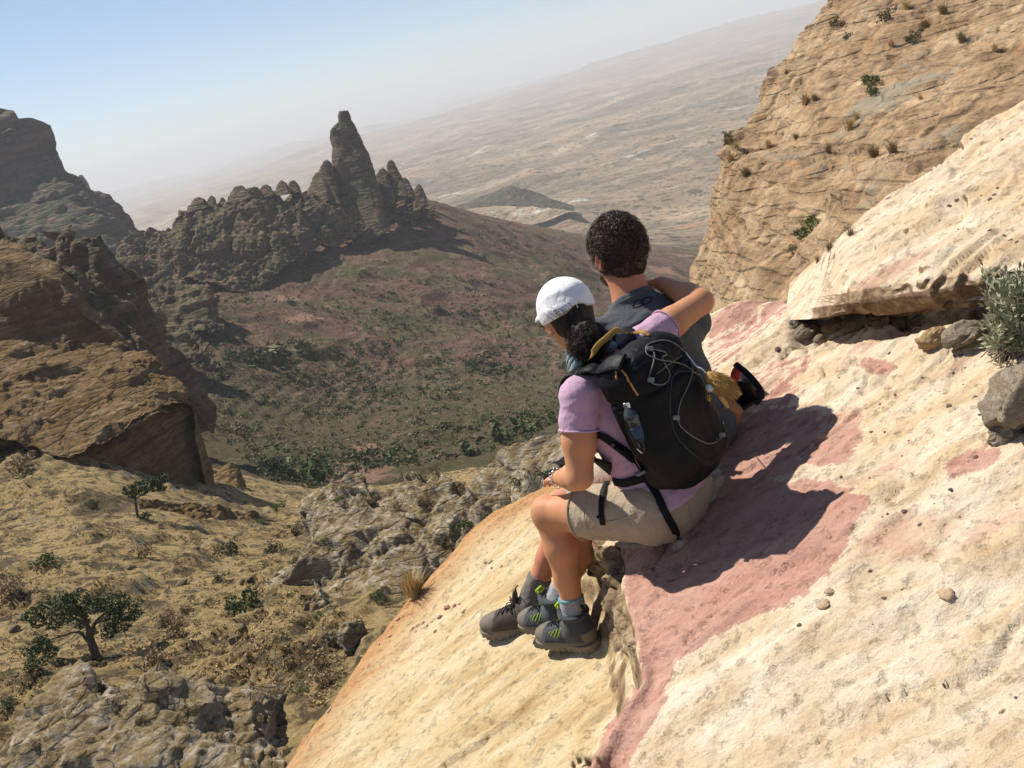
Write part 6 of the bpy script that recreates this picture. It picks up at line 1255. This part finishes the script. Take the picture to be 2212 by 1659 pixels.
for px, py, wp in ((310, 1205, 50), (385, 1370, 60), (360, 1345, 46), (20, 1285, 70), (50, 1010, 60), (330, 1440, 80), (440, 1480, 40), (700, 1480, 60), (620, 1440, 50), (690, 1440, 60), (590, 1190, 40), (640, 1150, 36), (475, 1255, 36)):
    lb = ('large ' if wp > 55 else '')+('brown dry bush ' if wp > 45 else 'olive bush ')+('near the rock fin' if px > 540 else 'on the grass slope around the spreading tree' if py > 1240 else 'on the slope under the tilted rock'); shrub(px, py, wp, 3 if wp > 45 else 2, lb, grp=lb)
for px, py, wp in ((560, 1130, 30), (600, 1100, 30), (660, 1115, 24), (690, 1330, 22), (610, 1500, 30), (660, 1490, 26), (820, 1290, 34), (930, 1275, 40), (25, 1520, 36), (90, 1400, 60), (75, 1440, 50)):
    lb = ('fresh green ' if wp < 32 else 'dark green ')+('bush beside the spreading tree' if px < 200 else 'bush in the gap behind the rock band' if py < 1200 else 'bush between the rock fin and our slab'); shrub(px, py, wp, 1 if wp < 32 else 0, lb, grp=lb)
RO = [o for o in ALL if o.name.startswith('rock_outcrop')]
for px, py, wp, k in ((860, 1100, 34, 3), (920, 1090, 30, 3), (800, 1085, 34, 3), (735, 1080, 20, 1), (1010, 1140, 44, 0), (960, 1180, 30, 2), (1120, 1050, 40, 2), (1190, 1040, 50, 0), (1060, 1130, 46, 2), (1100, 1080, 40, 3), (880, 1160, 26, 3), (640, 1215, 26, 0), (700, 1170, 18, 1), (300, 1560, 30, 3), (420, 1540, 30, 3), (200, 1600, 30, 3), (560, 1560, 36, 3), (250, 1520, 34, 3), (480, 1600, 40, 3), (80, 1610, 30, 3)):
    lb = ('dark green', 'fresh green', 'olive', 'dry brown')[k]+(' bush on the corner outcrop below the spreading tree' if py > 1400 else ' bush on the grey outcrop beside our slab rim' if px > 1000 else ' bush rooted in the broad grey outcrop'); shrub(px, py, wp, k, lb, RO, lb)
# trees
def tree(base, limbs, cl, lsz, nleaf, label, mat=M_dkgr):
    T = empty('tree', tuple(float(v) for v in base), label, 'tree'); mm = Multi()
    for P_, r0, r1 in limbs: V_, F_ = tubeVF(smoothline(P_, 14), np.linspace(r0, r1, 14), 8); mm.add(V_, F_)
    s_ = SDF(0.03); 
    for P_, r0, r1 in limbs: Q_ = smoothline(P_, 10); s_.chain(list(Q_), np.linspace(r0, r1, 10), 0.05)
    obj('trunk', s_.mesh('trunk', M_bark, 1), T); r_ = np.random.default_rng(5); C = []
    for c_, rr_ in cl:
        n = int(nleaf*rr_**2); u = r_.normal(size=(n, 3)); u /= np.linalg.norm(u, axis=1, keepdims=True); C.append(c_+u*(rr_*r_.uniform(0.3, 1, n)**0.5)[:, None]*np.array([1.2, 1.2, 0.8]))
    V_, F_ = leavesVF(np.concatenate(C), lsz, r_); obj('crown', mesh('crown', V_, F_, mat, False), T)
bp = hit([HS]+RO, 208, 1422)[0]; D_ = float(bp@CF); q3 = lambda x, y, dd=0.0: W(x, y, D_+dd)
tree(bp, [([bp-np.array([0, 0, .3]), q3(200, 1395), q3(193, 1370)], 0.26, 0.17), ([q3(193, 1375), q3(187, 1345), q3(165, 1315)], 0.16, 0.05), ([q3(195, 1378), q3(206, 1345), q3(235, 1318)], 0.14, 0.05), ([q3(190, 1385), q3(170, 1365), q3(140, 1372), q3(100, 1385)], 0.10, 0.03), ([q3(187, 1350), q3(150, 1330), q3(100, 1325)], 0.08, 0.03), ([q3(210, 1345), q3(250, 1335), q3(278, 1335)], 0.07, 0.02)],
     [(q3(x, y, d_), r_) for x, y, d_, r_ in ((70, 1328, 0, .55), (100, 1318, .5, .7), (135, 1305, -.3, .75), (165, 1300, .4, .8), (150, 1330, -.6, .6), (195, 1310, .2, .7), (225, 1300, -.3, .7), (250, 1305, .4, .75), (275, 1318, 0, .7), (240, 1335, -.5, .6), (262, 1350, .3, .55), (235, 1365, 0, .45), (120, 1345, .4, .5), (85, 1345, -.2, .4), (290, 1330, .2, .4), (90, 1395, 0, .5), (70, 1410, .2, .4), (110, 1410, -.2, .4), (100, 1430, 0, .4), (180, 1345, .3, .4))], 0.085, 900, 'spreading dark green tree with forked trunk above the corner outcrop')
bp = hit([HS]+RO, 297, 1118)[0]; D_ = float(bp@CF)
tree(bp, [([bp-np.array([0, 0, .3]), q3(294, 1095), q3(292, 1075)], 0.16, 0.10), ([q3(292, 1078), q3(280, 1062), q3(270, 1056)], 0.08, 0.03), ([q3(292, 1078), q3(318, 1062), q3(345, 1048)], 0.08, 0.03)],
     [(q3(x, y, d_), r_) for x, y, d_, r_ in ((278, 1058, 0, .65), (298, 1052, .4, .75), (320, 1046, -.3, .8), (342, 1038, .3, .75), (356, 1032, 0, .55), (285, 1068, -.3, .5), (310, 1062, 0, .5), (350, 1055, .3, .45), (335, 1052, -.4, .6))], 0.11, 700, 'flat-topped green tree standing before the shaded overhang wall')
# tufts and bushes on the right-hand cliff
CL = [o for o in ALL if o.name.startswith('cliff')]
def tuft_mesh(nm, mat, n, seed, spread=0.55, h=1.0, curve=0.35, w_=0.016):
    r_ = np.random.default_rng(seed); a = r_.uniform(0, 6.28, n); sp_ = r_.uniform(0.05, spread, n); L = h*r_.uniform(0.5, 1.05, n); s_ = np.linspace(0, 1, 4); b0 = r_.normal(size=(n, 2))*0.09
    d = np.stack([np.cos(a), np.sin(a)], -1); C = np.stack([b0[:, None, 0]+d[:, None, 0]*(sp_*L)[:, None]*(s_+curve*s_*s_)[None], b0[:, None, 1]+d[:, None, 1]*(sp_*L)[:, None]*(s_+curve*s_*s_)[None], L[:, None]*(s_-0.18*s_*s_)[None]], -1)
    wv = np.stack([-d[:, 1], d[:, 0], 0*a], -1)[:, None]*(w_*(1-0.85*s_))[None, :, None]; V = np.stack([C-wv, C+wv], 2).reshape(-1, 3); q = np.arange(3); f0 = np.stack([2*q, 2*q+1, 2*q+3, 2*q+2], -1); F = (f0[None]+(np.arange(n)*8)[:, None, None]).reshape(-1, 4); return mesh(nm, V, F, mat, False)
TF = [tuft_mesh('grass_tuft', m_, 150, 60+i) for i, m_ in enumerate((M_straw, M_brush, M_straw))]
def tuft(px, py, hpx, k, label, objs, grp, nm='grass_tuft'):
    p, n = hit(objs, px, py)
    if p is None: return
    s_ = hpx*float(p@CF)/FS; o = obj(nm, TF[k], label=label, cat='grass', group=grp); o.location = p+n*0.01; o.scale = (s_, s_, s_); o.rotation_euler = (rv.normal()*0.1, rv.normal()*0.1, rv.uniform(0, 6.28))
for px, py, wp, k in ((1876, 185, 40, 0), (1882, 205, 30, 0), (1755, 497, 34, 1), (1735, 512, 36, 0), (1711, 541, 24, 1), (1745, 482, 28, 1), (1830, 85, 20, 2), (1700, 160, 14, 2), (1915, 45, 34, 2), (1970, 90, 30, 2), (1805, 55, 26, 2), (1570, 298, 20, 2), (1600, 276, 18, 2)):
    shrub(px, py, wp, k, 'leafy bush clinging to a ledge of the tan cliff' if k != 1 else 'bright green bush at the foot of the tan cliff', CL, 'bushes on the cliff ledges' if k != 1 else 'bright bushes at the cliff foot', 1.3)
for px, py, hp in ((1590, 325, 30), (1580, 350, 34), (1612, 380, 30), (1572, 310, 22), (1740, 225, 36), (1760, 218, 24), (1850, 260, 30), (1835, 280, 38), (1925, 100, 24), (2000, 60, 28), (1990, 215, 18), (1720, 300, 20), (2080, 90, 34), (2150, 110, 26), (1960, 20, 30), (2040, 30, 34), (1700, 100, 22), (1640, 180, 18), (1660, 320, 26), (1790, 330, 30), (1930, 330, 40), (1890, 340, 44)):
    kk = int(rv.integers(0, 2)); lb = ('tall ' if hp > 36 else 'short ')+('straw-yellow', 'brown')[kk]+' grass clump '+('high on the tan cliff' if py < 150 else 'on the middle ledges of the tan cliff' if py < 290 else 'above the smooth lower face of the tan cliff'); tuft(px, py, hp, kk, lb, CL, lb)
# dry grass along the crest of our slope
for px, py, hp in ((1905, 400, 60), (1925, 385, 70), (1880, 425, 50), (1950, 370, 66), (1975, 350, 60), (1860, 445, 44), (1845, 465, 36), (2125, 190, 110), (2150, 180, 120), (2105, 205, 90), (2175, 170, 80), (2140, 195, 70), (1990, 335, 50), (1790, 535, 34), (1765, 560, 28), (1835, 500, 30)):
    tuft(px, py+8, hp, 1 if hp < 60 else 0, 'dry grass clump growing along the crest of the pale slab', [slab1], 'dry grass along the slab crest')
for px, py, hp in ((880, 1296, 120), (868, 1302, 90), (895, 1288, 100), (850, 1310, 70), (905, 1280, 70)):
    tuft(px, py, hp*0.8, 2, 'tall straw-coloured grass at the edge of the slab rim', [slope], 'tall grass on the slab rim')
for px, py, hp in ((1258, 1655, 26), (1275, 1660, 30), (1245, 1665, 22), (1290, 1650, 24)): tuft(px, py, hp, 1, 'tiny dry sprig growing from a crack in the red slab', [slope], 'sprigs in the slab crack')
# grey-green leafy shrub on the right
p, n = hit([slope], 2190, 765); D_ = float(p@CF); r_ = np.random.default_rng(77); SG = empty('sage_shrub', tuple(float(v) for v in p), 'grey-green narrow-leaved shrub growing beside the overhanging slab', 'shrub'); k_ = D_/FS; mm = Multi(); C = []; A_ = []
for i in range(210):
    tx, ty = r_.uniform(2125, 2350), r_.uniform(580, 755); tip = W(tx, ty, D_+r_.uniform(-0.14, 0.16)); b0 = p+np.array([r_.normal()*0.03, r_.normal()*0.03, -0.01]); mid = b0*0.45+tip*0.55+np.array([0, 0, 0.02]); Q_ = smoothline([b0, mid, tip], 12); V_, F_ = tubeVF(Q_, np.linspace(0.0022, 0.0008, 12), 4); mm.add(V_, F_)
    for j in range(4, 12):
        for _ in range(4): C.append(Q_[j]+r_.normal(size=3)*0.004); A_.append(unit(unit(Q_[11]-Q_[0])*0.7+r_.normal(size=3)*0.55))
mm.obj('stems', plain_mat('grey_twigs', (0.25, 0.20, 0.15), 0.9), SG); C = np.array(C); A_ = np.array(A_); b_ = np.cross(A_, r_.normal(size=A_.shape)); b_ /= np.linalg.norm(b_, axis=1, keepdims=True); L_ = r_.uniform(0.016, 0.032, (len(C), 1))
obj('leaves', mesh('leaves', np.stack([C, C+A_*L_*0.5+b_*L_*0.16, C+A_*L_, C+A_*L_*0.5-b_*L_*0.16], 1).reshape(-1, 3), np.arange(4*len(C)).reshape(-1, 4), M_sage, False), SG)
